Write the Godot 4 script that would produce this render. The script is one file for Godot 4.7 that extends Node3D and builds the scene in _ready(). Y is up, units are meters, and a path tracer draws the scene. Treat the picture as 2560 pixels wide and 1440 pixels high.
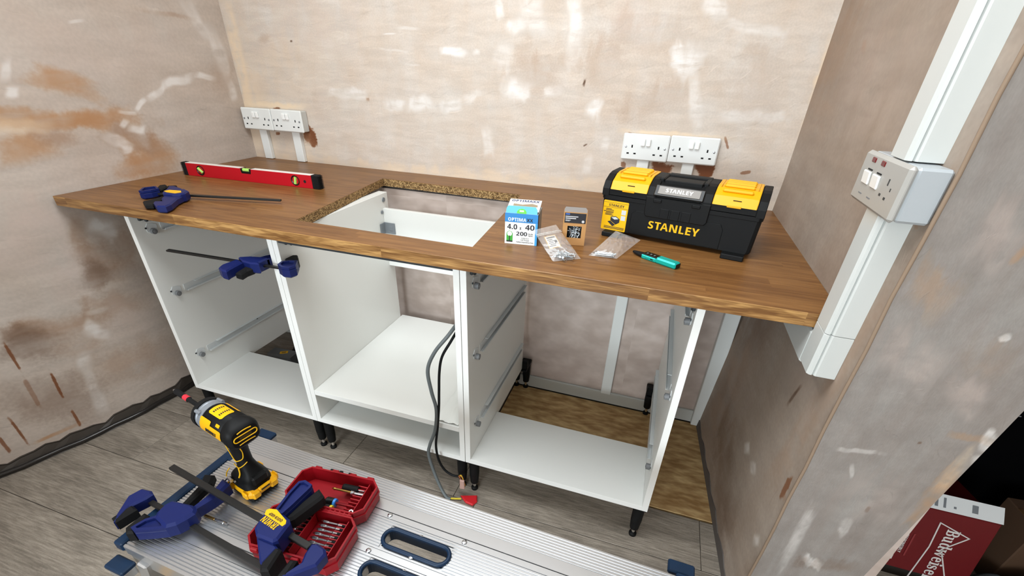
extends Node3D
# A half-built kitchen run: oak-look worktop on white carcasses, bare plaster walls, tools on a work platform.

var M := {}
var shared := {}

func _ready() -> void:
	camera_and_light()
	make_materials()
	room()
	floor_planks()
	cabinets()
	worktop()
	sockets_and_trunking()
	worktop_things()
	platform()
	platform_things()
	floor_things()
	cupboard_things()

func camera_and_light() -> void:
	var cam := Camera3D.new()
	cam.name = "camera"
	cam.projection = Camera3D.PROJECTION_FRUSTUM
	cam.near = 0.05
	cam.far = 60.0
	cam.size = 2.0 * 0.05 * 720.0 / 1115.06
	cam.frustum_offset = Vector2(0, 0.05 * 133.2 / 1115.06)
	cam.transform = Transform3D(Basis(Vector3(0.949904, 0.031879, -0.310911), Vector3(-0.188265, 0.852419, -0.487789), Vector3(0.249476, 0.521887, 0.815718)), Vector3(1.65823, 1.31053, 1.8449))
	add_child(cam)
	cam.current = true
	var env := Environment.new()
	env.background_mode = Environment.BG_SKY
	var sky := Sky.new()
	var sm := ProceduralSkyMaterial.new()
	sm.sky_top_color = Color(0.62, 0.72, 0.86)
	sm.sky_horizon_color = Color(0.85, 0.88, 0.92)
	sm.ground_bottom_color = Color(0.35, 0.34, 0.32)
	sm.ground_horizon_color = Color(0.6, 0.6, 0.58)
	sky.sky_material = sm
	env.sky = sky
	env.tonemap_mode = Environment.TONE_MAPPER_LINEAR
	env.tonemap_exposure = 1.0
	env.sdfgi_enabled = true
	env.ssao_enabled = true
	env.ssil_enabled = true
	var we := WorldEnvironment.new()
	we.name = "world"
	we.environment = env
	add_child(we)
	# window daylight from behind the camera; an added overhead fill brightens the upper walls
	area_light("window_light", Vector3(0.75, 1.62, 5.34), Vector3(0.75, 1.62, 0.0), Vector2(1.9, 1.2), 15.0, Color(0.93, 0.975, 1.0))
	area_light("overhead_fill", Vector3(1.1, 2.38, 1.2), Vector3(1.1, 0.5, 1.2), Vector2(1.4, 0.9), 3.7, Color(0.96, 0.985, 1.0))

func area_light(called: String, at: Vector3, to: Vector3, size: Vector2, energy: float, c: Color) -> void:
	var l := AreaLight3D.new()
	l.name = called
	l.area_size = size
	l.light_energy = energy
	l.light_color = c
	l.shadow_enabled = true
	l.set("area_range", 12.0)
	add_child(l)
	l.look_at_from_position(at, to, Vector3.UP if absf((to - at).normalized().y) < 0.95 else Vector3.FORWARD)

# ---------------------------------------------------------------- nodes
func thing(called: String, label: String, category: String, group := "", at := Transform3D()) -> Node3D:
	var o := Node3D.new()
	o.name = called
	add_child(o, true)
	o.transform = at
	return tag(o, label, category, group)

func tag(o: Node3D, label: String, category: String, group := "") -> Node3D:
	o.set_meta("label", label)
	o.set_meta("category", category)
	if group:
		o.set_meta("group", group)
	return o

func put(called: String, st: SurfaceTool, m: Material, parent: Node3D = self, part_label := "") -> MeshInstance3D:
	st.generate_normals()
	return put_mesh(called, st.commit(), m, parent, part_label)

func put_mesh(called: String, mesh: Mesh, m: Material, parent: Node3D = self, part_label := "") -> MeshInstance3D:
	var o := MeshInstance3D.new()
	o.name = called
	o.mesh = mesh
	o.material_override = m
	o.cast_shadow = GeometryInstance3D.SHADOW_CASTING_SETTING_ON
	parent.add_child(o, true)
	if part_label:
		o.set_meta("label", part_label)
	return o

func structure(o: Node3D, label: String) -> Node3D:
	o.set_meta("kind", "structure")
	o.set_meta("label", label)
	return o

# ---------------------------------------------------------------- shapes
func S() -> SurfaceTool:
	var st := SurfaceTool.new()
	st.begin(Mesh.PRIMITIVE_TRIANGLES)
	st.set_smooth_group(-1)
	return st

func tri(st: SurfaceTool, a: Vector3, b: Vector3, c: Vector3, out: Vector3) -> void:
	st.add_vertex(a)
	if (b - a).cross(c - a).dot(out) > 0.0:
		st.add_vertex(c)
		st.add_vertex(b)
	else:
		st.add_vertex(b)
		st.add_vertex(c)

func quad(st: SurfaceTool, a: Vector3, b: Vector3, c: Vector3, d: Vector3, out: Vector3) -> void:
	tri(st, a, b, c, out)
	tri(st, a, c, d, out)

func uvquad(st: SurfaceTool, p: Array, uv: Array) -> void:
	for k in [0, 1, 2, 0, 2, 3]:
		st.set_uv(uv[k])
		st.add_vertex(p[k])

func v3(k: int, a: float, i: int, b: float, j: int, c: float) -> Vector3:
	var p := Vector3()
	p[k] = a
	p[i] = b
	p[j] = c
	return p

func box(st: SurfaceTool, c: Vector3, s: Vector3, bev := 0.0, x := Transform3D()) -> void:
	var h := s / 2.0
	var b := minf(bev, minf(h.x, minf(h.y, h.z)) * 0.95)
	for k in 3:
		var i := (k + 1) % 3
		var j := (k + 2) % 3
		for sg in [-1.0, 1.0]:
			var out: Vector3 = x.basis * v3(k, sg, i, 0, j, 0)
			quad(st, x * (c + v3(k, sg * h[k], i, h[i] - b, j, h[j] - b)), x * (c + v3(k, sg * h[k], i, -h[i] + b, j, h[j] - b)), x * (c + v3(k, sg * h[k], i, -h[i] + b, j, -h[j] + b)), x * (c + v3(k, sg * h[k], i, h[i] - b, j, -h[j] + b)), out)
			if b > 0.0:
				for s2 in [-1.0, 1.0]:
					var o2: Vector3 = x.basis * v3(k, 0, i, sg, j, s2)
					quad(st, x * (c + v3(k, h[k] - b, i, sg * h[i], j, s2 * (h[j] - b))), x * (c + v3(k, -h[k] + b, i, sg * h[i], j, s2 * (h[j] - b))), x * (c + v3(k, -h[k] + b, i, sg * (h[i] - b), j, s2 * h[j])), x * (c + v3(k, h[k] - b, i, sg * (h[i] - b), j, s2 * h[j])), o2)
	if b > 0.0:
		for sx in [-1.0, 1.0]:
			for sy in [-1.0, 1.0]:
				for sz in [-1.0, 1.0]:
					var g := Vector3(sx, sy, sz)
					tri(st, x * (c + g * Vector3(h.x, h.y - b, h.z - b)), x * (c + g * Vector3(h.x - b, h.y, h.z - b)), x * (c + g * Vector3(h.x - b, h.y - b, h.z)), x.basis * g)

func ccw(poly: PackedVector2Array) -> PackedVector2Array:
	var p := poly.duplicate()
	if Geometry2D.is_polygon_clockwise(p):
		p.reverse()
	var area := 0.0
	for i in p.size():
		area += p[i].cross(p[(i + 1) % p.size()])
	if area < 0.0:
		p.reverse()
	return p

func inset(p: PackedVector2Array, d: float) -> PackedVector2Array:
	var out := PackedVector2Array()
	var n := p.size()
	for i in n:
		var e1 := (p[i] - p[(i + n - 1) % n]).normalized()
		var e2 := (p[(i + 1) % n] - p[i]).normalized()
		var n1 := Vector2(-e1.y, e1.x)
		var n2 := Vector2(-e2.y, e2.x)
		var m := (n1 + n2).normalized()
		out.append(p[i] + m * d / maxf(0.35, m.dot(n1)))
	return out

func prism(st: SurfaceTool, poly: PackedVector2Array, z0: float, z1: float, x := Transform3D(), bev := 0.0) -> void:
	var p := ccw(poly)
	var q := inset(p, bev) if bev > 0.0 else p
	var rings := [[q, z0], [p, z0 + bev], [p, z1 - bev], [q, z1]] if bev > 0.0 else [[p, z0], [p, z1]]
	for r in rings.size() - 1:
		var A: PackedVector2Array = rings[r][0]
		var B: PackedVector2Array = rings[r + 1][0]
		var za: float = rings[r][1]
		var zb: float = rings[r + 1][1]
		for i in p.size():
			var j := (i + 1) % p.size()
			var e := p[j] - p[i]
			var out := x.basis * Vector3(e.y, -e.x, 0.0)
			quad(st, x * Vector3(A[i].x, A[i].y, za), x * Vector3(A[j].x, A[j].y, za), x * Vector3(B[j].x, B[j].y, zb), x * Vector3(B[i].x, B[i].y, zb), out)
	var t := Geometry2D.triangulate_polygon(q)
	for k in range(0, t.size(), 3):
		for e in [[z0, -1.0], [z1, 1.0]]:
			tri(st, x * Vector3(q[t[k]].x, q[t[k]].y, e[0]), x * Vector3(q[t[k + 1]].x, q[t[k + 1]].y, e[0]), x * Vector3(q[t[k + 2]].x, q[t[k + 2]].y, e[0]), x.basis * Vector3(0, 0, e[1]))

func ring(st: SurfaceTool, A: PackedVector2Array, B: PackedVector2Array, z0: float, z1: float, x := Transform3D(), outer_side := true, caps := true) -> void:
	# a frame between outline A and the hole B, which have the same number of corners
	for i in A.size():
		var j := (i + 1) % A.size()
		var eb := B[j] - B[i]
		var ea := A[j] - A[i]
		var mid := (A[i] + A[j] - B[i] - B[j])
		var nb := Vector2(eb.y, -eb.x)
		if nb.dot(mid) > 0.0:
			nb = -nb
		nb = -nb
		var na := Vector2(ea.y, -ea.x)
		if na.dot(mid) < 0.0:
			na = -na
		quad(st, x * Vector3(B[i].x, B[i].y, z0), x * Vector3(B[j].x, B[j].y, z0), x * Vector3(B[j].x, B[j].y, z1), x * Vector3(B[i].x, B[i].y, z1), x.basis * Vector3(-nb.x, -nb.y, 0))
		if outer_side:
			quad(st, x * Vector3(A[i].x, A[i].y, z0), x * Vector3(A[j].x, A[j].y, z0), x * Vector3(A[j].x, A[j].y, z1), x * Vector3(A[i].x, A[i].y, z1), x.basis * Vector3(na.x, na.y, 0))
		if caps:
			for e in [[z0, -1.0], [z1, 1.0]]:
				quad(st, x * Vector3(A[i].x, A[i].y, e[0]), x * Vector3(A[j].x, A[j].y, e[0]), x * Vector3(B[j].x, B[j].y, e[0]), x * Vector3(B[i].x, B[i].y, e[0]), x.basis * Vector3(0, 0, e[1]))

func loft(st: SurfaceTool, rings: Array, caps := true, smooth := true) -> void:
	var n: int = rings[0].size()
	st.set_smooth_group(1 if smooth else -1)
	for r in rings.size() - 1:
		var A: PackedVector3Array = rings[r]
		var B: PackedVector3Array = rings[r + 1]
		var ca := Vector3()
		for q in A:
			ca += q / (2.0 * n)
		for q in B:
			ca += q / (2.0 * n)
		for i in n:
			var j := (i + 1) % n
			quad(st, A[i], A[j], B[j], B[i], (A[i] + A[j] + B[i] + B[j]) / 4.0 - ca)
	if caps:
		for e in [[0, 1], [rings.size() - 1, rings.size() - 2]]:
			st.set_smooth_group(-1)
			var A: PackedVector3Array = rings[e[0]]
			var c := Vector3()
			var c2 := Vector3()
			for i in n:
				c += A[i] / n
				c2 += rings[e[1]][i] / n
			for i in n:
				tri(st, c, A[i], A[(i + 1) % n], c - c2)
	st.set_smooth_group(-1)

func circle(n: int, r: float, c := Vector2(), ry := -1.0) -> PackedVector2Array:
	var p := PackedVector2Array()
	for i in n:
		p.append(c + Vector2(cos(TAU * i / n) * r, sin(TAU * i / n) * (ry if ry > 0.0 else r)))
	return p

func lathe(st: SurfaceTool, prof: Array, n := 16, x := Transform3D(), soft := false) -> void:
	# prof: [radius, height] pairs round the local y axis
	for k in prof.size() - 1:
		st.set_smooth_group(1 if soft else k + 1)
		var dy: float = prof[k + 1][1] - prof[k][1]
		var dr: float = prof[k + 1][0] - prof[k][0]
		for i in n:
			var a0 := TAU * i / n
			var a1 := TAU * (i + 1) / n
			var p := []
			for e in [[k, a0], [k, a1], [k + 1, a1], [k + 1, a0]]:
				p.append(x * Vector3(cos(e[1]) * prof[e[0]][0], prof[e[0]][1], sin(e[1]) * prof[e[0]][0]))
			var am := (a0 + a1) / 2.0
			var out := x.basis * (Vector3(cos(am), 0, sin(am)) * dy - Vector3(0, dr, 0))
			if prof[k][0] > 1e-6:
				tri(st, p[0], p[1], p[2] if prof[k + 1][0] > 1e-6 else p[2], out)
			if prof[k + 1][0] > 1e-6:
				tri(st, p[0], p[2], p[3], out)
	st.set_smooth_group(-1)

func cyl(st: SurfaceTool, a: Vector3, b: Vector3, r: float, n := 12, r2 := -1.0) -> void:
	var x := Transform3D(along_y(b - a), a)
	var l := (b - a).length()
	var e := r if r2 < 0.0 else r2
	lathe(st, [[0.0, 0.0], [r, 0.0], [e, l], [0.0, l]], n, x)

func along_y(d: Vector3) -> Basis:
	var y := d.normalized()
	var x := y.cross(Vector3.UP if absf(y.y) < 0.9 else Vector3.RIGHT).normalized()
	return Basis(x, y, x.cross(y))

func tube(st: SurfaceTool, pts: Array, r: float, n := 8, closed := false) -> void:
	var rings := []
	var up := Vector3(0.3, 0.9, 0.2)
	var m := pts.size()
	for i in m:
		var a: Vector3 = pts[(i + m - 1) % m] if closed or i > 0 else pts[i]
		var b: Vector3 = pts[(i + 1) % m] if closed or i < m - 1 else pts[i]
		var t := (b - a).normalized()
		var x := t.cross(up).normalized()
		if x.length() < 0.5:
			x = t.cross(Vector3.RIGHT).normalized()
		var y := x.cross(t)
		up = y
		var p := PackedVector3Array()
		for k in n:
			p.append(pts[i] + (x * cos(TAU * k / n) + y * sin(TAU * k / n)) * r)
		rings.append(p)
	if closed:
		rings.append(rings[0])
	loft(st, rings, not closed)

func smooth_path(pts: Array, per := 6) -> Array:
	var c := Curve3D.new()
	for i in pts.size():
		var a: Vector3 = pts[maxi(i - 1, 0)]
		var b: Vector3 = pts[mini(i + 1, pts.size() - 1)]
		c.add_point(pts[i], (a - b) / 6.0, (b - a) / 6.0)
	var out := []
	for i in pts.size() - 1:
		for k in per:
			out.append(c.sample(i, float(k) / per))
	out.append(pts[pts.size() - 1])
	return out

func poly(a: Array) -> PackedVector2Array:
	# whole millimetres, x and y in turn, to metres
	var p := PackedVector2Array()
	for i in range(0, a.size(), 2):
		p.append(Vector2(a[i], a[i + 1]) / 1000.0)
	return p

func letters(parent: Node3D, s: String, height: float, at: Transform3D, m: Material, bold := true, width := 0.0, depth := 0.0006, font_name := "Droid Sans") -> MeshInstance3D:
	var f := SystemFont.new()
	f.font_names = PackedStringArray([font_name])
	f.font_weight = 700 if bold else 400
	var t := TextMesh.new()
	t.text = s
	t.font = f
	t.font_size = 32
	t.pixel_size = height / 23.0
	t.depth = depth
	t.curve_step = 2.0
	var o := put_mesh("lettering", t, m, parent)
	o.transform = at
	if width > 0.0:
		var w := t.get_aabb().size.x
		if w > 0.0:
			o.transform = at * Transform3D(Basis.from_scale(Vector3(width / w, 1, 1)))
	return o

func face(x: Vector3, y: Vector3, at: Vector3) -> Transform3D:
	# local x and y laid along two world directions
	return Transform3D(Basis(x.normalized(), y.normalized(), x.normalized().cross(y.normalized())), at)

# ---------------------------------------------------------------- materials and textures
func mat(c: String, r := 0.5, metal := 0.0, spec := 0.5) -> StandardMaterial3D:
	var m := StandardMaterial3D.new()
	m.albedo_color = Color(c)
	m.roughness = r
	m.metallic = metal
	m.metallic_specular = spec
	return m

func noise(w: int, h: int, sd: int, freq: float, oct := 4, sx := 1.0, sy := 1.0, warp := 0.0) -> PackedByteArray:
	# freq: features per picture height; sx, sy: how far it is drawn out
	var f := FastNoiseLite.new()
	f.seed = sd
	f.noise_type = FastNoiseLite.TYPE_SIMPLEX_SMOOTH
	f.fractal_octaves = oct
	f.frequency = freq / h * minf(sx, sy) if false else freq / h
	if warp > 0.0:
		f.domain_warp_enabled = true
		f.domain_warp_amplitude = warp
		f.domain_warp_frequency = freq / h * 0.7
	var im := f.get_image(maxi(8, int(w / sx)), maxi(8, int(h / sy)), false, false, true)
	if sx != 1.0 or sy != 1.0:
		im.resize(w, h, Image.INTERPOLATE_CUBIC)
	im.convert(Image.FORMAT_L8)
	return im.get_data()

func tex(w: int, h: int, d: PackedByteArray, fmt := Image.FORMAT_RGB8) -> ImageTexture:
	var im := Image.create_from_data(w, h, false, fmt, d)
	return ImageTexture.create_from_image(im)

# patch rows: centre, half axis, other half axis in millimetres on the wall, strength in percent, colour
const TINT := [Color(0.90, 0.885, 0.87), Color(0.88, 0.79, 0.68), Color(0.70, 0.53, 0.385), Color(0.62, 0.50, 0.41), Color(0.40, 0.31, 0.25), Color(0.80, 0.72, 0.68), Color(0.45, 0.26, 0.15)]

func plaster(w: int, h: int, u0: float, v1: float, ppm: float, patches: Array, a: Color, b: Color, sd: int, strokes := 500, a0 := 0.0, a1 := -0.5) -> StandardMaterial3D:
	var n1 := noise(w, h, sd, 5.0, 4, 1.6, 1.0, 40.0)
	var n2 := noise(w, h, sd + 1, 26.0, 3, 5.0, 1.0, 18.0)
	var n3 := noise(w, h, sd + 2, 110.0, 2)
	var n4 := noise(w, h, sd + 3, 12.0, 3, 1.0, 2.5, 30.0)
	var d := PackedByteArray()
	d.resize(w * h * 3)
	var hd := PackedByteArray()
	hd.resize(w * h)
	var ar := a.r * 255.0
	var ag := a.g * 255.0
	var ab := a.b * 255.0
	var dr := (b.r - a.r) * 1.0
	var dg := (b.g - a.g) * 1.0
	var db := (b.b - a.b) * 1.0
	for i in w * h:
		var t := n1[i] * 0.7 + n4[i] * 0.5 - 25.0
		var k := 1.0 + (n2[i] - 128) * 0.00030 + (n3[i] - 128) * 0.00022
		d[i * 3] = clampi(int((ar + dr * t) * k), 0, 255)
		d[i * 3 + 1] = clampi(int((ag + dg * t) * k), 0, 255)
		d[i * 3 + 2] = clampi(int((ab + db * t) * k), 0, 255)
		hd[i] = clampi(int(40 + n2[i] * 0.30 + n3[i] * 0.05 + n1[i] * 0.25), 0, 255)
	# trowel strokes: thin curved ridges, raised ones painted lighter as if lit, hollow ones darker
	var rs := RandomNumberGenerator.new()
	rs.seed = sd + 9
	for q in strokes:
		var c := Vector2(rs.randf() * w, rs.randf() * h)
		var ang := lerpf(a0, a1, c.x / w) + rs.randfn(0.0, 0.16)
		var long := rs.randf_range(0.02, 0.09) * ppm
		var bend := rs.randf_range(-0.5, 0.5)
		var wide := rs.randf_range(0.6, 1.5)
		var up := rs.randf_range(14.0, 46.0) * (1.0 if rs.randf() < 0.6 else -1.0)
		var tone := 1.0 + up * 0.0009
		for e in int(long):
			var t := e / long
			var a2 := ang + bend * (t - 0.5)
			var p := c + Vector2(cos(a2), sin(a2)) * (e - long * 0.5)
			var fade := sin(t * PI)
			for o in range(-2, 3):
				var xx := int(p.x)
				var yy := int(p.y) + o
				if xx < 0 or yy < 0 or xx >= w or yy >= h:
					continue
				var g := exp(-o * o / (wide * wide)) * fade
				var i := yy * w + xx
				hd[i] = clampi(int(hd[i] + up * g), 0, 255)
				var m2 := 1.0 + (tone - 1.0) * g
				d[i * 3] = clampi(int(d[i * 3] * m2), 0, 255)
				d[i * 3 + 1] = clampi(int(d[i * 3 + 1] * m2), 0, 255)
				d[i * 3 + 2] = clampi(int(d[i * 3 + 2] * m2), 0, 255)
	for r in range(0, patches.size(), 8):
		var c := Vector2(patches[r], patches[r + 1]) / 1000.0
		var e := Vector2(patches[r + 2], patches[r + 3]) / 1000.0
		var f := Vector2(patches[r + 4], patches[r + 5]) / 1000.0
		var s: float = patches[r + 6] / 100.0
		var kind: int = patches[r + 7]
		var tc: Color = TINT[kind]
		var det := e.cross(f)
		if absf(det) < 1e-9:
			continue
		var ex := absf(e.x) + absf(f.x)
		var ey := absf(e.y) + absf(f.y)
		var soft := 1.0 if kind in [3, 4, 5, 1] else 0.85
		if kind == 6:
			soft = 0.35
		var x0 := clampi(int((c.x - ex * 1.5 - u0) * ppm), 0, w - 1)
		var x1 := clampi(int((c.x + ex * 1.5 - u0) * ppm), 0, w - 1)
		var y0 := clampi(int((v1 - c.y - ey * 1.5) * ppm), 0, h - 1)
		var y1 := clampi(int((v1 - c.y + ey * 1.5) * ppm), 0, h - 1)
		for y in range(y0, y1 + 1):
			for x in range(x0, x1 + 1):
				var i := y * w + x
				var p := Vector2(u0 + x / ppm, v1 - y / ppm) - c
				var u := absf(p.cross(f) / det + (n1[i] - 128) * 0.0034 + (n4[i] - 128) * 0.0028)
				var v := absf(e.cross(p) / det + (n4[i] - 128) * 0.0044)
				var far := maxf(u, v) * 0.6 + sqrt(u * u + v * v) * 0.4 + (n2[i] - 128) * 0.0020 + (n3[i] - 128) * 0.0008
				var k := clampf((1.0 + soft * 0.4 - far) / soft, 0.0, 1.0)
				if k <= 0.0:
					continue
				k = clampf(k * k * (3.0 - 2.0 * k) * s * (clampf(0.86 + (n2[i] - 115) * 0.005 + (n4[i] - 115) * 0.004, 0.25, 1.25) if kind != 6 else 1.0), 0.0, 1.0)
				d[i * 3] = clampi(int(lerpf(d[i * 3], tc.r * 255.0, k)), 0, 255)
				d[i * 3 + 1] = clampi(int(lerpf(d[i * 3 + 1], tc.g * 255.0, k)), 0, 255)
				d[i * 3 + 2] = clampi(int(lerpf(d[i * 3 + 2], tc.b * 255.0, k)), 0, 255)
	var m := StandardMaterial3D.new()
	m.albedo_texture = tex(w, h, d)
	m.texture_repeat = false
	m.roughness = 0.62
	m.metallic_specular = 0.35
	m.heightmap_enabled = true
	m.heightmap_texture = tex(w, h, hd, Image.FORMAT_L8)
	m.heightmap_scale = 0.16
	return m

func wood(w: int, h: int, ppm: float, stave: float, long: float, sd: int, lo: Color, hi: Color, contrast: float, grain := 12.0) -> ImageTexture:
	# staves side by side along the picture's width, each with a tone and a cut of the grain of its own
	var nw := 1024
	var nh := 512
	var g1 := noise(nw, nh, sd, 26.0, 4, grain, 1.0, 8.0)
	var g2 := noise(nw, nh, sd + 1, 150.0, 2, grain * 2.0, 1.0)
	var rows := PackedInt32Array()
	var r := RandomNumberGenerator.new()
	r.seed = sd
	var d := PackedByteArray()
	d.resize(w * h * 3)
	var count := int(ceil(h / (stave * ppm)))
	for k in count:
		var y0 := int(k * stave * ppm)
		var y1 := mini(h, int((k + 1) * stave * ppm))
		var x := -int(r.randf() * long * ppm)
		while x < w:
			var len := int(long * ppm * r.randf_range(0.55, 1.25))
			var tone := r.randf_range(-1.0, 1.0)
			var ox := r.randi() % nw
			var oy := r.randi() % nh
			var arch := r.randf() < 0.45
			var cx := x + len * r.randf()
			for yy in range(y0, y1):
				var v := (yy - y0) / (stave * ppm) - 0.5
				for xx in range(maxi(x, 0), mini(w, x + len)):
					var sx := (xx + ox) % nw
					var i := ((yy + oy) % nh) * nw + sx
					var t := 0.5 + (g1[i] - 128) * 0.0042 * contrast + (g2[i] - 128) * 0.0022 * contrast
					if arch:
						var q := (xx - cx) / (long * ppm) * 3.0
						t += sin((v * v * 16.0 + q * 2.2 + g1[i] * 0.012) * 6.0) * 0.10 * contrast
					t = clampf(t + tone * 0.16, 0.0, 1.0)
					if xx - x < 1 or yy == y0:
						t *= 0.86
					var o := (yy * w + xx) * 3
					d[o] = int((lo.r + (hi.r - lo.r) * t) * 255.0)
					d[o + 1] = int((lo.g + (hi.g - lo.g) * t) * 255.0)
					d[o + 2] = int((lo.b + (hi.b - lo.b) * t) * 255.0)
			x += len
	return tex(w, h, d)

func grey_oak(w: int, h: int, sd: int) -> ImageTexture:
	var n1 := noise(w, h, sd, 3.0, 3, 4.0, 1.0, 40.0)
	var n2 := noise(w, h, sd + 1, 40.0, 3, 14.0, 1.0, 6.0)
	var n3 := noise(w, h, sd + 2, 90.0, 2)
	var d := PackedByteArray()
	d.resize(w * h * 3)
	for i in w * h:
		var x := i % w
		var y := i / w
		var bend := n1[i] * 0.055 + n3[i] * 0.001
		var rings := sin(bend * 9.0 + y * 0.05) * 0.5 + 0.5
		var t := 0.5 + (n2[i] - 128) * 0.0034 + (n1[i] - 128) * 0.002 - pow(rings, 5.0) * 0.2 + (n3[i] - 128) * 0.0006
		t = clampf(t, 0.0, 1.0)
		d[i * 3] = int(lerpf(112, 168, t))
		d[i * 3 + 1] = int(lerpf(104, 158, t))
		d[i * 3 + 2] = int(lerpf(94, 145, t))
	return tex(w, h, d)

func flakes(w: int, h: int, sd: int, lo: Color, hi: Color, freq: float, sx: float, sy: float, gain: float) -> Array:
	var n1 := noise(w, h, sd, freq, 3, sx, sy, 6.0)
	var n2 := noise(w, h, sd + 5, freq * 0.25, 3, sx, sy, 20.0)
	var d := PackedByteArray()
	d.resize(w * h * 3)
	for i in w * h:
		var t := clampf(0.5 + (n1[i] - 128) * 0.006 * gain + (n2[i] - 128) * 0.003 * gain, 0.0, 1.0)
		d[i * 3] = int(lerpf(lo.r, hi.r, t) * 255.0)
		d[i * 3 + 1] = int(lerpf(lo.g, hi.g, t) * 255.0)
		d[i * 3 + 2] = int(lerpf(lo.b, hi.b, t) * 255.0)
	return [tex(w, h, d), tex(w, h, n1, Image.FORMAT_L8)]

func tri_mat(t: Texture2D, scale: Vector3, r := 0.5, spec := 0.5, offset := Vector3()) -> StandardMaterial3D:
	var m := StandardMaterial3D.new()
	m.albedo_texture = t
	m.uv1_triplanar = true
	m.uv1_world_triplanar = true
	m.uv1_scale = scale
	m.uv1_offset = offset
	m.roughness = r
	m.metallic_specular = spec
	return m

func bump(m: StandardMaterial3D, t: Texture2D, cm: float) -> StandardMaterial3D:
	m.heightmap_enabled = true
	m.heightmap_texture = t
	m.heightmap_scale = cm
	return m

func make_materials() -> void:
	M.white = mat("e9eae6", 0.32, 0.0, 0.5)          # melamine board
	M.edge = mat("f4f5f2", 0.3)
	M.pvc = mat("cdd0cd", 0.3)  # white plastic toned down, dimmer light on the right wall painted into it
	M.pvcw = mat("e2e4e1", 0.25)
	M.pvc2 = mat("c6c8c4", 0.35)
	M.black = mat("0f1011", 0.55, 0.0, 0.3)
	M.blackgloss = mat("0b0c0d", 0.3, 0.0, 0.4)
	M.rubber = mat("141415", 0.7, 0.0, 0.3)
	M.blue = mat("131f58", 0.45, 0.0, 0.35)
	M.navy = mat("0b2742", 0.45, 0.0, 0.4)
	M.yellow = mat("e6a806", 0.4, 0.0, 0.4)
	M.yellow2 = mat("ecb60e", 0.4, 0.0, 0.4)
	M.red = mat("b40f1e", 0.38, 0.0, 0.4)
	M.redcase = mat("8f0b18", 0.42, 0.0, 0.4)
	M.steelbar = mat("1d1c1b", 0.45, 0.3)
	M.steel = mat("c9ccd0", 0.25, 1.0)
	M.zinc = mat("c3ccd2", 0.3, 1.0)
	M.brass = mat("caa25a", 0.3, 1.0)
	M.grey = mat("7d8388", 0.45)
	M.darkgrey = mat("2e3337", 0.45)
	M.runner = mat("d5d9d9", 0.35, 0.0, 0.6)
	M.roller = mat("77797b", 0.4)
	M.chrome = mat("e6e6e6", 0.12, 1.0)
	M.alu = mat("cfd1d3", 0.3, 0.85)
	M.slot = mat("0d0d0d", 0.9)
	M.kraft = mat("b98a55", 0.8)
	M.paper = mat("f2f3f1", 0.55)
	M.cyan = mat("1fa9d8", 0.45)
	M.skyblue = mat("3f9fdc", 0.5)
	M.green = mat("3aa535", 0.5)
	M.ink = mat("1a1b22", 0.6)
	M.inkgrey = mat("77797c", 0.6)
	M.dark_red = mat("6a0d10", 0.3)
	M.film = StandardMaterial3D.new()
	M.film.albedo_color = Color(1, 1, 1, 0.10)
	M.film.transparency = BaseMaterial3D.TRANSPARENCY_ALPHA
	M.film.roughness = 0.16
	M.lens = mat("a8d86a", 0.15)
	M.teal = mat("14b5a8", 0.3, 0.3)
	var f := flakes(512, 128, 40, Color(0.30, 0.21, 0.12), Color(0.78, 0.64, 0.44), 26.0, 2.2, 1.0, 1.9)
	M.chip = bump(tri_mat(f[0], Vector3(5.0, 11.0, 5.0), 0.85, 0.3), f[1], 0.35)
	var o := flakes(1024, 768, 60, Color(0.60, 0.46, 0.29), Color(0.84, 0.72, 0.52), 22.0, 3.0, 1.0, 0.8)
	M.osb = bump(tri_mat(o[0], Vector3(1.1, 1.4, 1.4), 0.6, 0.4), o[1], 0.1)
	M.top = tri_mat(wood(2048, 768, 820.0, 0.052, 0.62, 7, Color(0.395, 0.255, 0.13), Color(0.565, 0.40, 0.225), 0.7), Vector3(820.0 / 2048.0, 1.0, 820.0 / 768.0), 0.36, 0.38, Vector3(0.11, 0, 0.02))
	M.front = tri_mat(wood(2048, 64, 820.0, 0.078, 0.7, 21, Color(0.45, 0.30, 0.15), Color(0.77, 0.60, 0.37), 1.2, 9.0), Vector3(820.0 / 2048.0, 820.0 / 64.0, 1.0), 0.36, 0.5, Vector3(0.2, 0.0, 0))  # same oak as the top, coloured lighter for the light on its front
	M.planks = []
	for k in 4:
		var p := tri_mat(grey_oak(1024, 200, 80 + k * 7), Vector3(0.76, 1.0, 4.0), 0.5, 0.4, Vector3(0.21 * k, 0, 0.48))
		M.planks.append(p)
	var g := flakes(512, 512, 90, Color(0.71, 0.645, 0.605), Color(0.81, 0.75, 0.715), 10.0, 1.5, 1.0, 0.8)
	M.plain_plaster = bump(tri_mat(g[0], Vector3(1.2, 1.2, 1.2), 0.65, 0.3), g[1], 0.2)
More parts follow.
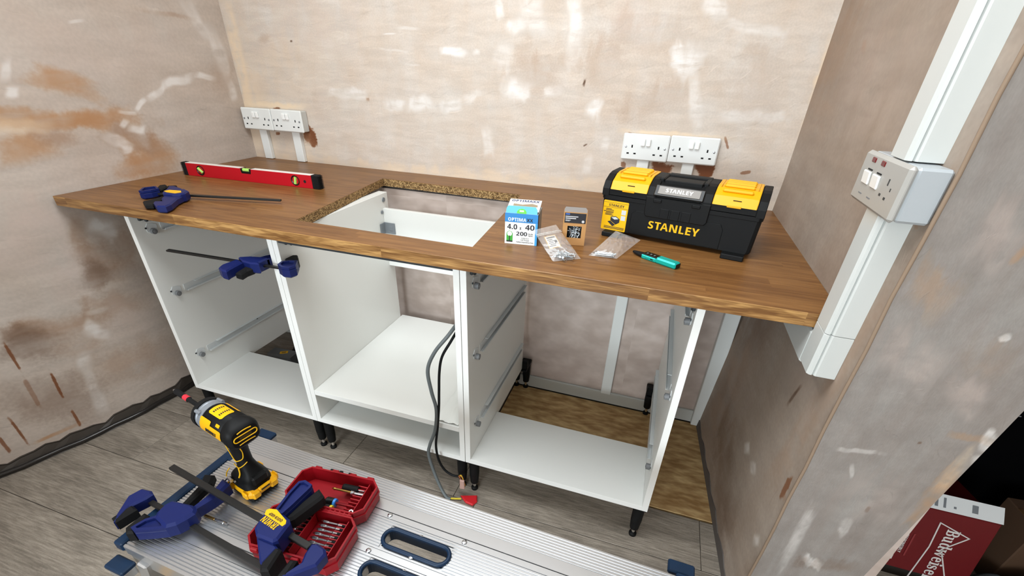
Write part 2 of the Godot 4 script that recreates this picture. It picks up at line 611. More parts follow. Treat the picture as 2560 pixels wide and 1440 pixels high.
const PATCH_BACK := [810,1358,46,-2,-2,-15,85,0,
	908,1360,16,0,0,-9,60,0,
	998,1490,17,4,11,-29,60,0,
	1061,1438,28,13,14,-18,60,0,
	1115,1468,51,0,2,-45,30,0,
	1014,1342,34,-4,-11,-56,30,0,
	1072,1245,48,-12,-14,-35,80,0,
	334,1200,111,0,-5,-20,50,0,
	545,1165,48,-3,-6,-21,60,0,
	654,1176,51,10,4,-28,60,0,
	788,1177,56,9,3,-25,65,0,
	893,1213,38,20,12,-17,40,0,
	967,1044,24,5,11,-62,50,0,
	633,1428,51,-1,-1,-5,35,0,
	553,1410,27,1,0,-3,50,0,
	564,1357,53,-3,-1,-4,30,0,
	639,1312,48,-5,-1,-4,35,0,
	1274,1444,28,-1,5,-74,60,0,
	1282,1336,23,1,4,-36,35,0,
	1122,1479,40,-5,-7,-40,40,0,
	1671,1352,44,-4,4,-56,75,0,
	1718,1232,20,0,13,-67,45,0,
	1723,1493,35,0,6,-24,55,0,
	1850,1442,88,-11,2,-16,42,0,
	1872,1195,70,9,7,-20,40,0,
	1975,1201,42,5,6,-16,45,0,
	1382,1194,28,-10,-11,-29,75,0,
	1205,1242,32,9,7,-17,50,0,
	1105,1229,25,1,1,-16,70,0,
	1429,1089,18,-4,-5,-21,45,0,
	1375,999,20,-2,-4,-38,40,0,
	1443,1448,63,33,32,-37,25,5,
	1132,1301,92,3,4,-76,25,3,
	1600,1244,100,51,31,-43,20,3,
	1377,1345,58,47,61,-53,18,3,
	-9,1264,258,8,-53,-182,18,1,
	160,1437,196,2,-20,-80,15,5,
	1501,1416,157,2,12,-66,15,3,
	1878,1303,83,3,29,-100,15,3,
	80,1015,30,6,-1,-37,95,6,
	1653,1011,38,-3,0,-22,90,6,
	1807,1019,27,2,6,-24,95,6,
	-73,1121,23,1,-1,-5,80,6,
	-95,1017,12,1,-2,-7,80,6,
	1508,1013,9,1,2,-11,70,6,
	1849,1114,4,1,8,-17,60,6,
	1940,1023,14,4,2,-5,60,6,
	2063,873,15,2,3,-11,70,6,
	1329,1274,4,-1,-2,-11,90,4,
	1357,1070,6,4,2,-2,90,4,
	79,1379,6,0,-1,-4,80,4,
	-59,1390,22,-9,-17,-15,30,3,
	419,1180,8,0,-1,-6,70,3,
	1517,1122,6,0,1,-4,60,6,
	1670,1135,14,1,1,-5,50,1,
	-92,1133,202,2,-5,-13,80,1,
	1664,1128,172,0,1,-8,60,1,
	925,916,1036,14,-3,-26,50,1,
	-219,1288,32,6,-5,-282,70,1,
	2087,1255,21,-5,12,-316,75,1,
	-205,1064,98,21,-3,-182,50,1,
	-16,921,212,17,-19,-73,35,1]
const PATCH_LEFT := [710,1226,-74,-23,19,-28,65,2,
	630,1189,-33,-25,15,-14,40,2,
	734,1116,-204,-15,13,-30,75,2,
	620,1121,-82,8,7,-29,60,2,
	878,1047,-90,8,11,-40,60,2,
	777,1066,-64,-6,11,-26,50,3,
	510,959,-85,-28,37,-61,60,2,
	542,1034,-82,-42,26,-31,55,3,
	595,943,-57,-9,17,-40,45,2,
	855,1102,-85,-7,9,-22,50,1,
	288,1224,-87,13,2,-18,70,0,
	154,1234,-44,-10,8,-11,60,0,
	393,1191,-46,26,-7,-10,70,0,
	477,1149,-30,21,-6,-7,70,0,
	520,1071,-27,-7,8,-13,75,0,
	559,1094,-12,11,-8,-6,60,0,
	536,1128,-27,-4,3,-6,70,0,
	601,1034,-34,-27,13,-13,80,0,
	582,1004,-17,-2,5,-13,60,0,
	141,1442,-26,12,-30,-59,50,0,
	69,1330,-33,11,-27,-91,60,0,
	43,1187,-22,5,-7,-45,60,0,
	832,1258,-13,0,13,-31,50,0,
	838,1198,-17,0,7,-17,60,0,
	590,1397,-23,5,1,-5,60,0,
	252,1445,-95,-4,5,-8,30,3,
	70,1241,-63,0,28,-76,20,3,
	552,1313,-265,9,40,-94,15,5,
	951,769,-112,-32,44,-112,35,5,
	893,862,-107,-24,24,-61,25,5,
	920,612,-61,-23,32,-81,25,5,
	766,775,-36,-24,20,-29,80,0,
	744,739,-17,-5,6,-14,60,0,
	763,714,-7,-2,4,-11,60,0,
	842,766,-21,1,12,-74,40,3,
	823,640,-57,4,7,-87,45,3,
	747,677,-69,5,6,-88,35,3,
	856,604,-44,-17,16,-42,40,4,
	1045,475,-156,-39,10,-37,60,3,
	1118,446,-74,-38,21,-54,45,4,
	992,380,-60,-32,17,-44,40,3,
	898,481,-34,1,1,-9,60,0,
	939,423,-14,-26,18,-18,65,0,
	920,387,-22,-11,7,-18,50,0,
	892,495,-37,-17,14,-38,40,3,
	826,474,-92,-9,7,-47,35,3,
	999,312,-22,-3,7,-42,50,0,
	1013,207,-16,-2,11,-76,40,0,
	1022,113,-21,-5,8,-44,40,0,
	825,403,-74,-36,29,-77,25,5,
	848,223,-126,-13,7,-90,30,3,
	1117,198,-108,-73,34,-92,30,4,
	1157,418,-4,1,1,-55,80,6,
	1101,254,-4,1,4,-67,85,6,
	1245,159,-4,2,-1,-70,80,6,
	1165,267,-6,2,3,-76,35,6,
	1104,101,-4,1,1,-31,80,6,
	1291,113,-5,3,-1,-40,70,6,
	1162,73,-62,2,1,-7,60,2]
const PATCH_RIGHT := [682,358,21,19,17,-12,60,0,
	765,361,16,15,13,-10,65,0,
	948,284,14,17,9,-12,50,0,
	964,505,11,9,2,-30,70,6,
	977,481,6,7,7,-4,60,3,
	826,800,123,51,23,-116,25,5,
	339,374,201,114,6,-372,35,3,
	347,596,184,77,2,-86,30,4,
	905,1043,21,2,-7,-97,40,3,
	807,650,7,3,-14,-45,70,4,
	762,141,47,54,50,-52,40,4,
	593,122,68,68,192,-191,35,4,
	923,669,43,21,-43,-280,35,3,
	348,1380,19,-2,9,-13,40,3,
	108,1350,186,-15,17,-189,30,3,
	490,1314,226,-20,10,-110,20,5,
	955,1115,6,2,6,-5,60,3,
	975,1170,14,-1,-9,-47,45,3,
	1055,355,29,42,16,-8,40,5,
	1070,512,20,17,0,-46,30,3]
const PATCH_RET := [2233,960,5,5,4,-5,70,0,
	2318,757,10,-4,3,-21,65,0,
	2324,713,7,3,6,-13,50,0,
	2200,316,21,-6,2,-17,70,0,
	2209,460,13,6,12,-31,40,0,
	2313,626,14,-9,0,-55,55,2,
	2314,547,11,-6,0,-40,40,2,
	2310,676,11,-7,0,-52,40,1,
	2150,674,39,8,2,-6,35,0,
	2157,619,4,1,6,-17,40,0,
	2290,758,35,1,3,-9,30,2,
	2117,1022,29,-18,-6,-34,25,2,
	2232,917,36,-23,-3,-38,20,3,
	2227,525,5,-2,1,-9,50,4,
	2229,724,3,1,1,-3,60,4,
	2138,894,57,-25,1,-44,25,5,
	2132,379,14,-6,1,-92,40,0,
	2236,322,59,21,6,-19,30,4,
	2040,1086,14,-7,-10,-67,25,3,
	2157,1115,32,-19,-6,-39,25,5,
	2186,1094,5,-3,-2,-15,40,2,
	2248,835,32,-20,-2,-28,30,5,
	2224,559,63,26,26,-65,20,5]

# ---------------------------------------------------------------- the room
const XR := 2.066   # right wall
const YT := 0.9     # top of the worktop
const YB := 0.869   # top of the carcasses

func left_x(z: float) -> float:
	return -0.253 - 0.323 * pow(clampf(z, 0.65, 1.5) - 0.65, 2.0)

func right_x(y: float, z: float) -> float:
	return XR - clampf(1.0 - y / 0.9, 0.0, 1.0) * (0.875 - z) * 0.08

func uvsheet(st: SurfaceTool, at: Callable, nu: int, nv: int, u0: float, u1: float, v0: float, v1: float, tu0: float, tv1: float, tw: float, th: float) -> void:
	# a curved sheet: the point for (u, v), textured by where it lies
	st.set_smooth_group(1)
	for i in nu:
		for j in nv:
			var q := []
			var t := []
			for e in [[i, j], [i, j + 1], [i + 1, j + 1], [i + 1, j]]:
				var u := lerpf(u0, u1, float(e[0]) / nu)
				var v := lerpf(v0, v1, float(e[1]) / nv)
				q.append(at.call(u, v))
				t.append(Vector2((u - tu0) / tw, (tv1 - v) / th))
			uvquad(st, q, t)
	st.set_smooth_group(-1)

func room() -> void:
	var pa := Color(0.80, 0.765, 0.73)
	var pb := Color(0.775, 0.705, 0.64)
	# back wall: a thick slab, its plaster face on the room side
	var st := S()
	uvsheet(st, func(u, v): return Vector3(u, v, 0.0), 2, 2, -0.6, 2.45, 0.865, 2.4, -0.32, 1.72, 2.42, 0.88)
	var wb := put("wall_back", st, plaster(1536, 558, -0.32, 1.72, 634.7, PATCH_BACK, pa, pb, 3, 900, 0.05, -0.55))
	structure(wb, "back wall of bare pink plaster with white filler patches, above the oak worktop")
	st = S()
	box(st, Vector3(0.93, 1.2, -0.08), Vector3(3.3, 2.6, 0.14))
	put("masonry", st, M.plain_plaster, wb)
	st = S()
	box(st, Vector3(0.86, 0.43, 0.07), Vector3(2.5, 0.86, 0.158))
	put("lower_plaster", st, M.plain_plaster, wb)
	# left wall: low brown patches deepened so their colour also carries shade
	st = S()
	uvsheet(st, func(u, v): return Vector3(left_x(u), v, u), 36, 2, 0.0, 5.4, 0.02, 2.4, -0.02, 1.75, 1.52, 1.75)
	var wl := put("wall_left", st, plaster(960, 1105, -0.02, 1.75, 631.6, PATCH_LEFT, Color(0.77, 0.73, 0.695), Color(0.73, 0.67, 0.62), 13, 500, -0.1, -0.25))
	structure(wl, "left wall of pale and brown patchy plaster with drips, shade painted near the floor")
	st = S()
	box(st, Vector3(-0.62, 1.2, 2.7), Vector3(0.16, 2.6, 5.6))
	put("masonry", st, M.plain_plaster, wl)
	# right wall, up to its corner at z = 1
	st = S()
	uvsheet(st, func(u, v): return Vector3(right_x(v, u), v, u), 6, 12, 0.0, 1.0, 0.0, 2.4, -0.02, 1.75, 1.06, 1.75)
	var wr := put("wall_right", st, plaster(672, 1109, -0.02, 1.75, 634.0, PATCH_RIGHT, Color(0.67, 0.62, 0.575), Color(0.60, 0.53, 0.47), 23, 160, 1.3, 1.5))
	structure(wr, "right wall of greyish brown plaster that carries the white trunking")
	st = S()
	box(st, Vector3(2.205, 1.2, 0.495), Vector3(0.225, 2.4, 0.985))
	put("masonry", st, M.plain_plaster, wr)
	# the end of that wall, facing the room
	st = S()
	uvsheet(st, func(u, v): return Vector3(lerpf(right_x(v, 1.0), 2.334 - clampf(0.9 - v, -0.2, 0.9) * 0.08, u), v, 1.0 + 0.0 * u), 3, 8, 0.0, 1.0, 0.0, 2.4, 0.0, 1.4, 1.0, 1.4)
	var we := put("wall_end", st, end_plaster())
	structure(we, "narrow end of the right wall in pinkish grey plaster, a dark opening beyond it")
	# outside corner: a bead of plaster that stands proud
	st = S()
	var pts := []
	for k in 25:
		var y := k * 0.1
		pts.append(Vector3(right_x(y, 1.0) - 0.001 + 0.0015 * sin(k * 2.3), y, 1.0 + 0.001 * sin(k * 1.7)))
	tube(st, pts, 0.0032, 8)
	structure(put("trim_1", st, mat("8f7a66", 0.75)), "raised brown corner bead down the outside corner of the right wall")
	# bottom of the left wall: torn plaster over a dark damp strip
	st = S()
	var seg := 46
	for k in seg:
		var q := []
		for e in [k, k + 1]:
			var z: float = 0.02 + e * 0.034
			var top: float = 0.040 + 0.010 * sin(e * 1.3) * sin(e * 0.37) + 0.004 * sin(e * 3.1)
			q.append([Vector3(left_x(z) + 0.004, top, z), Vector3(left_x(z) + 0.012, 0.016, z), Vector3(left_x(z) + 0.006, top + 0.004, z), Vector3(left_x(z) - 0.02, top + 0.006, z), Vector3(left_x(z) + 0.026, 0.001, z)])
		quad(st, q[0][0], q[1][0], q[1][1], q[0][1], Vector3(1, 0, 0))
		quad(st, q[0][2], q[1][2], q[1][0], q[0][0], Vector3(1, 0.5, 0))
		quad(st, q[0][3], q[1][3], q[1][2], q[0][2], Vector3(0, 1, 0))
		quad(st, q[0][1], q[1][1], q[1][4], q[0][4], Vector3(1, 1, 0))
	structure(put("trim_2", st, mat("3a342e", 0.5)), "dark torn strip along the foot of the left wall")
	st = S()
	pts = []
	for k in 30:
		var z := 0.02 + k * 0.053
		pts.append(Vector3(left_x(z) + 0.022 + 0.004 * sin(k * 1.9), 0.012, z))
	tube(st, pts, 0.009, 8)
	structure(put("trim_3", st, mat("24211f", 0.22)), "shiny black strip where the left wall meets the floor")
	# foot of the right wall
	st = S()
	for k in 20:
		var za := 0.16 + k * 0.0418
		var zb := za + 0.0418
		var ha := 0.034 + 0.008 * sin(k * 1.7)
		var hb := 0.034 + 0.008 * sin((k + 1) * 1.7)
		quad(st, Vector3(right_x(0.0, za) - 0.004, 0.0, za), Vector3(right_x(0.0, zb) - 0.004, 0.0, zb), Vector3(right_x(hb, zb) - 0.003, hb, zb), Vector3(right_x(ha, za) - 0.003, ha, za), Vector3(-1, 0, 0))
		quad(st, Vector3(right_x(hb, zb) - 0.003, hb, zb), Vector3(right_x(ha, za) - 0.003, ha, za), Vector3(right_x(ha, za) + 0.01, ha + 0.002, za), Vector3(right_x(hb, zb) + 0.01, hb + 0.002, zb), Vector3(0, 1, 0))
	structure(put("trim_4", st, mat("5a5450", 0.7)), "rough grey gap along the foot of the right wall")
	# white strip at the foot of the back wall
	st = S()
	box(st, Vector3(0.875, 0.03, 0.155), Vector3(2.26, 0.06, 0.012), 0.002)
	structure(put("baseboard_back", st, M.pvc2), "white strip along the foot of the back wall behind the cabinets")
	# the rest of the room, behind the camera
	st = S()
	box(st, Vector3(1.3, 2.45, 2.7), Vector3(4.2, 0.1, 5.8))
	structure(put("ceiling", st, mat("f0ece6", 0.8)), "plain pale ceiling")
	st = S()
	for e in [[-0.6, -0.25, 0.0, 2.4], [1.75, 3.3, 0.0, 2.4], [-0.25, 1.75, 0.0, 1.0], [-0.25, 1.75, 2.25, 2.4]]:
		box(st, Vector3((e[0] + e[1]) / 2.0, (e[2] + e[3]) / 2.0, 5.46), Vector3(e[1] - e[0], e[3] - e[2], 0.12))
	structure(put("wall_front", st, M.plain_plaster), "plastered wall with a window, behind the camera")
	st = S()
	for e in [[0.75, 1.02, 2.0, 0.05], [0.75, 2.23, 2.0, 0.05], [-0.225, 1.62, 0.05, 1.2], [1.725, 1.62, 0.05, 1.2], [0.75, 1.62, 0.05, 1.2]]:
		box(st, Vector3(e[0], e[1], 5.47), Vector3(e[2], e[3], 0.06), 0.006)
	structure(put("window_1", st, M.pvc), "white window frame behind the camera")
	st = S()
	box(st, Vector3(-0.22, 1.2, 2.42), Vector3(0.74, 2.4, 0.14))  # added out of view to block window light from the lower left
	structure(put("wall_added_stub", st, M.plain_plaster), "added unseen wall stub, keeps window light off the lower left wall")
	st = S()
	box(st, Vector3(3.36, 1.2, 2.7), Vector3(0.12, 2.5, 5.6))
	structure(put("wall_side", st, M.plain_plaster), "far side wall of the room")
	# cupboard beyond the wall end: lintel added to cut light, lining coloured as shade
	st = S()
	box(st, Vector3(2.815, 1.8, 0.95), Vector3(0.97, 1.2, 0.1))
	structure(put("wall_added_lintel", st, M.plain_plaster), "added unseen wall over the cupboard opening, cuts the light inside")
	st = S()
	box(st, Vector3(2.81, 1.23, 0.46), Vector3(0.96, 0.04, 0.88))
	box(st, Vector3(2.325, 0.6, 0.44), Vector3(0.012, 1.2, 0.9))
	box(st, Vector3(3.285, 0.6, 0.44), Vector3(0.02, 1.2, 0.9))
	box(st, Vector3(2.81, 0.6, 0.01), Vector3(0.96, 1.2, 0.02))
	structure(put("wall_shade_lining", st, mat("1b1917", 0.9)), "cupboard lining beyond the wall end, coloured dark to stand for shade")

func end_plaster() -> StandardMaterial3D:
	# this narrow face is measured across its own width, from 2.07 to 2.33
	var rows := []
	for r in range(0, PATCH_RET.size(), 8):
		rows.append_array([int((PATCH_RET[r] - 2075) * 4.0), PATCH_RET[r + 1], PATCH_RET[r + 2] * 4, PATCH_RET[r + 3], PATCH_RET[r + 4] * 4, PATCH_RET[r + 5], PATCH_RET[r + 6], PATCH_RET[r + 7]])
	return plaster(900, 1260, 0.0, 1.4, 900.0, rows, Color(0.60, 0.58, 0.56), Color(0.54, 0.505, 0.48), 33, 200, -0.4, 0.6)

func floor_planks() -> void:
	var st := S()
	box(st, Vector3(1.35, -0.042, 2.7), Vector3(4.1, 0.06, 5.6))
	var fl := put("floor", st, mat("4b463f", 0.9))
	structure(fl, "floor of grey wood-look planks")
	# rows run along the back wall; each ends where the photo shows its joint
	var joint := {3: 0.705, 4: -0.05, 5: 0.31, 6: 0.9, 2: 0.2, 1: 0.55, 0: -0.1}
	for k in 22:
		var z0 := -0.12 + 0.25 * k
		var j: float = joint[k] if joint.has(k) else fmod(k * 0.47, 1.3) - 0.2
		var x := j - 2.6
		while x < 3.3:
			var a := maxf(x, -0.62)
			var b := minf(x + 1.3, 3.3)
			x += 1.3
			if b - a < 0.02:
				continue
			var pieces := [[a, b, z0, z0 + 0.25]]
			if k in [1, 2]:
				pieces = [[a, minf(b, 1.165), z0, z0 + 0.25], [maxf(a, 2.075), b, z0, z0 + 0.25]]
			elif k == 3:
				pieces = [[a, minf(b, 1.165), z0, z0 + 0.25], [maxf(a, 1.165), b, 0.69, z0 + 0.25]]
			for p in pieces:
				if p[1] - p[0] < 0.02:
					continue
				st = S()
				box(st, Vector3((p[0] + p[1]) / 2.0, -0.006, (p[2] + p[3]) / 2.0), Vector3(p[1] - p[0] - 0.0016, 0.012, p[3] - p[2] - 0.0016), 0.0012)
				put("plank", st, M.planks[(k * 3 + int(x * 2.0) + 8) % 4], fl)
	st = S()
	box(st, Vector3(1.61, -0.0065, 0.425), Vector3(0.88, 0.0125, 0.516), 0.001)
	tag(put("strand_board", st, M.osb), "bare tan strand board laid in the floor under the right cabinet", "floor board")

# ---------------------------------------------------------------- cabinets
func panel(called: String, parent: Node3D, x0: float, x1: float, y0: float, y1: float, z0: float, z1: float, m: Material, bev := 0.0008, lab := "") -> MeshInstance3D:
	var st := S()
	box(st, Vector3((x0 + x1) / 2.0, (y0 + y1) / 2.0, (z0 + z1) / 2.0), Vector3(x1 - x0, y1 - y0, z1 - z0), bev)
	return put(called, st, m, parent, lab)

const ZF := 0.844
const ZB := 0.238
const FOOT := 0.149

func cabinets() -> void:
	var labels := ["left white base cabinet with drawer runners, next to the left wall", "middle white base cabinet with a low shelf under the sink cut-out", "right white base cabinet with drawer runners over the strand board"]
	var xs := [0.0, 0.5965, 1.2015, 1.811]
	for c in 3:
		var x0: float = xs[c]
		var x1: float = xs[c + 1]
		if c == 0:
			x1 = 0.5955
		elif c == 1:
			x1 = 1.1995
		var cab := thing("base_cabinet", labels[c], "cabinet", "white base cabinets under the worktop", Transform3D(Basis(), Vector3(x0, 0, ZF)))
		var w := x1 - x0
		for s in 2:
			var a := 0.0 if s == 0 else w - 0.018
			var sp := panel("side_panel", cab, a, a + 0.018, FOOT, YB, ZB - ZF, -0.0008, M.white)
			panel("edging", sp, a, a + 0.018, FOOT, YB, -0.0008, 0.0, M.edge, 0.0003, "bright white front edging")
			# cam fitting at the top front corner
			var st := S()
			var inx := a + 0.018 if s == 0 else a - 0.008
			box(st, Vector3(inx + 0.004, YB - 0.018, -0.038), Vector3(0.008, 0.034, 0.026), 0.002)
			box(st, Vector3(inx + 0.004, YB - 0.036, -0.05), Vector3(0.008, 0.014, 0.01), 0.002)
			put("corner_fitting", st, M.darkgrey, cab)
			if c != 1:
				for h in [0.795, 0.559, 0.287]:
					runner(cab, a + 0.018 if s == 0 else a, h, 1.0 if s == 0 else -1.0)
		var depth := ZB - ZF if c == 1 else 0.577 - ZF
		var bp := panel("bottom_panel", cab, 0.018, w - 0.018, FOOT, FOOT + 0.018, depth, -0.0008, M.white)
		panel("edging", bp, 0.018, w - 0.018, FOOT, FOOT + 0.018, -0.0008, 0.0, M.edge, 0.0003)
		if c == 1:
			var sh := panel("shelf", cab, 0.0185, w - 0.0185, 0.280, 0.300, 0.222 - ZF, -0.001, M.white, 0.0008, "white shelf close above the bottom panel")
			panel("edging", sh, 0.0185, w - 0.0185, 0.280, 0.300, -0.001, -0.0002, M.edge, 0.0003)
			panel("back_rail", cab, 0.018, w - 0.018, 0.57, 0.812, 0.262 - ZF, 0.28 - ZF, M.white, 0.0008)
			panel("front_rail", cab, 0.018, w - 0.018, YB - 0.022, YB - 0.002, -0.03, -0.004, M.darkgrey, 0.001, "dark grey metal rail under the worktop edge")
			var st := S()
			box(st, Vector3(0.0205, 0.735, 0.298 - ZF), Vector3(0.003, 0.045, 0.034), 0.0008)
			box(st, Vector3(0.043, 0.735, 0.2825 - ZF), Vector3(0.048, 0.045, 0.003), 0.0008)
			box(st, Vector3(0.050, 0.735, 0.2845 - ZF), Vector3(0.015, 0.018, 0.002), 0.0005)
			put("bracket", st, M.grey, cab, "grey metal angle bracket")
			for q in [[0.845, 0.27, 0.009], [0.80, 0.29, 0.007]]:
				st = S()
				cyl(st, Vector3(0.018, q[0], q[1] - ZF), Vector3(0.0215, q[0], q[1] - ZF), q[2])
				put("cam_fitting", st, M.grey, cab)
			st = S()
			box(st, Vector3(0.034, 0.274, -0.018), Vector3(0.012, 0.012, 0.012), 0.002)
			put("shelf_pin", st, M.darkgrey, cab)
		for lx in [0.022, w - 0.022]:
			for lz in [-0.024, 0.172 - ZF]:
				leg(cab, lx, lz, lz < -0.3)

func runner(cab: Node3D, x: float, y: float, s: float) -> void:
	# a pressed channel along the panel, a tab and a roller at the front end
	var st := S()
	var z0 := 0.27 - ZF
	var z1 := -0.045
	box(st, Vector3(x + s * 0.0008, y + 0.004, (z0 + z1) / 2.0 - 0.02), Vector3(0.0016, 0.026, z1 - z0 - 0.05), 0.0006)
	box(st, Vector3(x + s * 0.006, y + 0.0165, (z0 + z1) / 2.0 - 0.045), Vector3(0.012, 0.0018, z1 - z0 - 0.09), 0.0006)
	box(st, Vector3(x + s * 0.006, y - 0.0085, (z0 + z1) / 2.0 - 0.02), Vector3(0.012, 0.0018, z1 - z0 - 0.06), 0.0006)
	box(st, Vector3(x + s * 0.0115, y - 0.006, (z0 + z1) / 2.0 - 0.02), Vector3(0.0014, 0.006, z1 - z0 - 0.06), 0.0005)
	prism(st, poly([-3, -8, 22, -12, 34, -4, 36, 12, 26, 24, 12, 22, -3, 16]), 0.0, 0.0018, Transform3D(Basis(Vector3(0, 0, 1), Vector3(0, 1, 0), Vector3(-s, 0, 0)), Vector3(x if s < 0 else x + 0.0018, y, z1 - 0.03)) if s > 0 else Transform3D(Basis(Vector3(0, 0, 1), Vector3(0, 1, 0), Vector3(-1, 0, 0)), Vector3(x, y, z1 - 0.03)), 0.0004)
	var r := put("drawer_runner", st, M.runner, cab)
	st = S()
	cyl(st, Vector3(x + s * 0.002, y - 0.004, z1 - 0.012), Vector3(x + s * 0.014, y - 0.004, z1 - 0.012), 0.0095, 16)
	cyl(st, Vector3(x + s * 0.014, y - 0.004, z1 - 0.012), Vector3(x + s * 0.0155, y - 0.004, z1 - 0.012), 0.0045, 10)
	put("roller", st, M.roller, r)
	for q in [[0.014, 0.003], [-0.30, 0.004]]:
		st = S()
		cyl(st, Vector3(x + s * 0.0016, y + 0.010, z1 - 0.008 + q[0]), Vector3(x + s * q[1], y + 0.010, z1 - 0.008 + q[0]), 0.0034, 8)
		put("screw_head", st, M.darkgrey, r)

func leg(cab: Node3D, x: float, z: float, back: bool) -> void:
	var st := S()
	lathe(st, [[0.0, FOOT], [0.0185, FOOT], [0.0175, 0.075], [0.0145, 0.036], [0.0, 0.036]], 10, Transform3D(Basis(), Vector3(x, 0, z)))
	box(st, Vector3(x, FOOT - 0.0045, z + (0.034 if back else -0.024)), Vector3(0.04, 0.008, 0.09), 0.002)
	if back:
		box(st, Vector3(x, FOOT + 0.02, z + 0.058), Vector3(0.04, 0.042, 0.02), 0.003)
		box(st, Vector3(x, FOOT + 0.004, z + 0.02), Vector3(0.042, 0.012, 0.06), 0.003)
	var l := put("leg", st, M.black, cab)
	st = S()
	cyl(st, Vector3(x, 0.010, z), Vector3(x, 0.037, z), 0.006, 10)
	put("levelling_stud", st, M.chrome, l)
	st = S()
	lathe(st, [[0.0, 0.012], [0.008, 0.012], [0.0125, 0.008], [0.0125, 0.0], [0.0, 0.0]], 12, Transform3D(Basis(), Vector3(x, 0.0002, z)))
	put("foot", st, M.black, l)

# ---------------------------------------------------------------- worktop
func worktop() -> void:
	var t := thing("worktop", "long oak-look laminate worktop with a rectangular cut-out of raw chipboard", "worktop")
	var x := Transform3D(Basis(Vector3(1, 0, 0), Vector3(0, 0, 1), Vector3(0, 1, 0)), Vector3())
	var A := poly([-252, 1, 2064, 1, 2064, 874, -252, 874])
	var B := poly([551, 158, 1161, 175, 1212, 781, 637, 773])
	var B2 := poly([550, 157, 1162, 174, 1213, 782, 636, 774])
	var st := S()
	ring(st, A, B2, YT - 0.0012, YT, x)
	put("laminate_top", st, M.top, t, "oak-look laminate face")
	st = S()
	ring(st, A, B, YB + 0.0012, YT - 0.0012, x)
	put("chipboard_core", st, M.chip, t, "raw chipboard shown in the cut-out")
	st = S()
	ring(st, A, B, YB, YB + 0.0012, x)
	put("underside", st, M.darkgrey, t)
	st = S()
	box(st, Vector3(0.906, (YT + YB) / 2.0, 0.875), Vector3(2.316, YT - YB, 0.0024), 0.001)
	put("front_edge", st, M.front, t, "front edging with a bold oak grain")
	# a few torn chips along the cut
	st = S()
	var r := RandomNumberGenerator.new()
	r.seed = 5
	for k in 26:
		var u := r.randf()
		var p := Vector3(lerpf(0.56, 1.15, u), r.randf_range(YB + 0.003, YT - 0.004), lerpf(0.158, 0.175, u))
		box(st, Vector3(), Vector3(r.randf_range(0.004, 0.012), r.randf_range(0.002, 0.004), 0.003), 0.0, Transform3D(Basis.from_euler(Vector3(r.randf(), r.randf() - 0.5, r.randf())), p))
	for k in 20:
		var u := r.randf()
		var p := Vector3(lerpf(0.552, 0.636, u), r.randf_range(YB + 0.003, YT - 0.004), lerpf(0.16, 0.77, u))
		box(st, Vector3(), Vector3(0.003, r.randf_range(0.002, 0.004), r.randf_range(0.004, 0.012)), 0.0, Transform3D(Basis.from_euler(Vector3(r.randf(), r.randf() - 0.5, r.randf())), p))
	var ch := put("torn_flakes", st, M.chip, t)
	ch.set_meta("kind", "stuff")

# ---------------------------------------------------------------- sockets and trunking
func socket(label: String, x0: float, x1: float, y0: float, y1: float, zf: float, shiny: bool) -> void:
	var w := x1 - x0
	var h := y1 - y0
	var o := thing("twin_socket", label, "socket", "white twin wall sockets", Transform3D(Basis(), Vector3((x0 + x1) / 2.0, (y0 + y1) / 2.0, zf)))
	var st := S()
	box(st, Vector3(0, 0, -zf / 2.0 - 0.004), Vector3(w - 0.004, h - 0.004, zf - 0.009), 0.003)
	put("back_box", st, M.pvc2, o)
	st = S()
	box(st, Vector3(0, 0, -0.005), Vector3(w, h, 0.01), 0.004)
	put("face_plate", st, mat("e4e6e4", 0.14, 0.0, 0.6) if shiny else M.pvcw, o)
	for s in [-1.0, 1.0]:
		st = S()
		box(st, Vector3(s * 0.0095, h * 0.2, 0.0025), Vector3(0.0155, 0.026, 0.009), 0.0026, Transform3D(Basis.from_euler(Vector3(0.08, 0, 0)), Vector3()))
		put("rocker_switch", st, M.edge, o)
		st = S()
		lathe(st, [[0.0, 0.0028], [0.003, 0.0022], [0.0042, 0.0005], [0.0042, -0.001], [0.0, -0.001]], 12, Transform3D(Basis(Vector3(1, 0, 0), Vector3(0, 0, 1), Vector3(0, -1, 0)), Vector3(s * w * 0.42, 0.0, 0.0)))
		put("screw_head", st, M.steel if shiny else M.inkgrey, o)
		for q in [[0.0, 0.002, 0.005, 0.0095], [-0.0125, -0.022, 0.0085, 0.005], [0.0125, -0.022, 0.0085, 0.005]]:
			st = S()
			box(st, Vector3(s * w * 0.285 + q[0], q[1], -0.0002), Vector3(q[2], q[3], 0.0012), 0.0)
			put("pin_slot", st, M.slot, o)

func strip(label: String, x0: float, x1: float, y0: float, y1: float, zb: float, zf: float, group: String) -> void:
	var st := S()
	box(st, Vector3((x0 + x1) / 2.0, (y0 + y1) / 2.0, (zb + zf) / 2.0), Vector3(x1 - x0, y1 - y0, zf - zb), 0.0022)
	tag(put("cable_trunking", st, M.pvcw), label, "trunking", group)

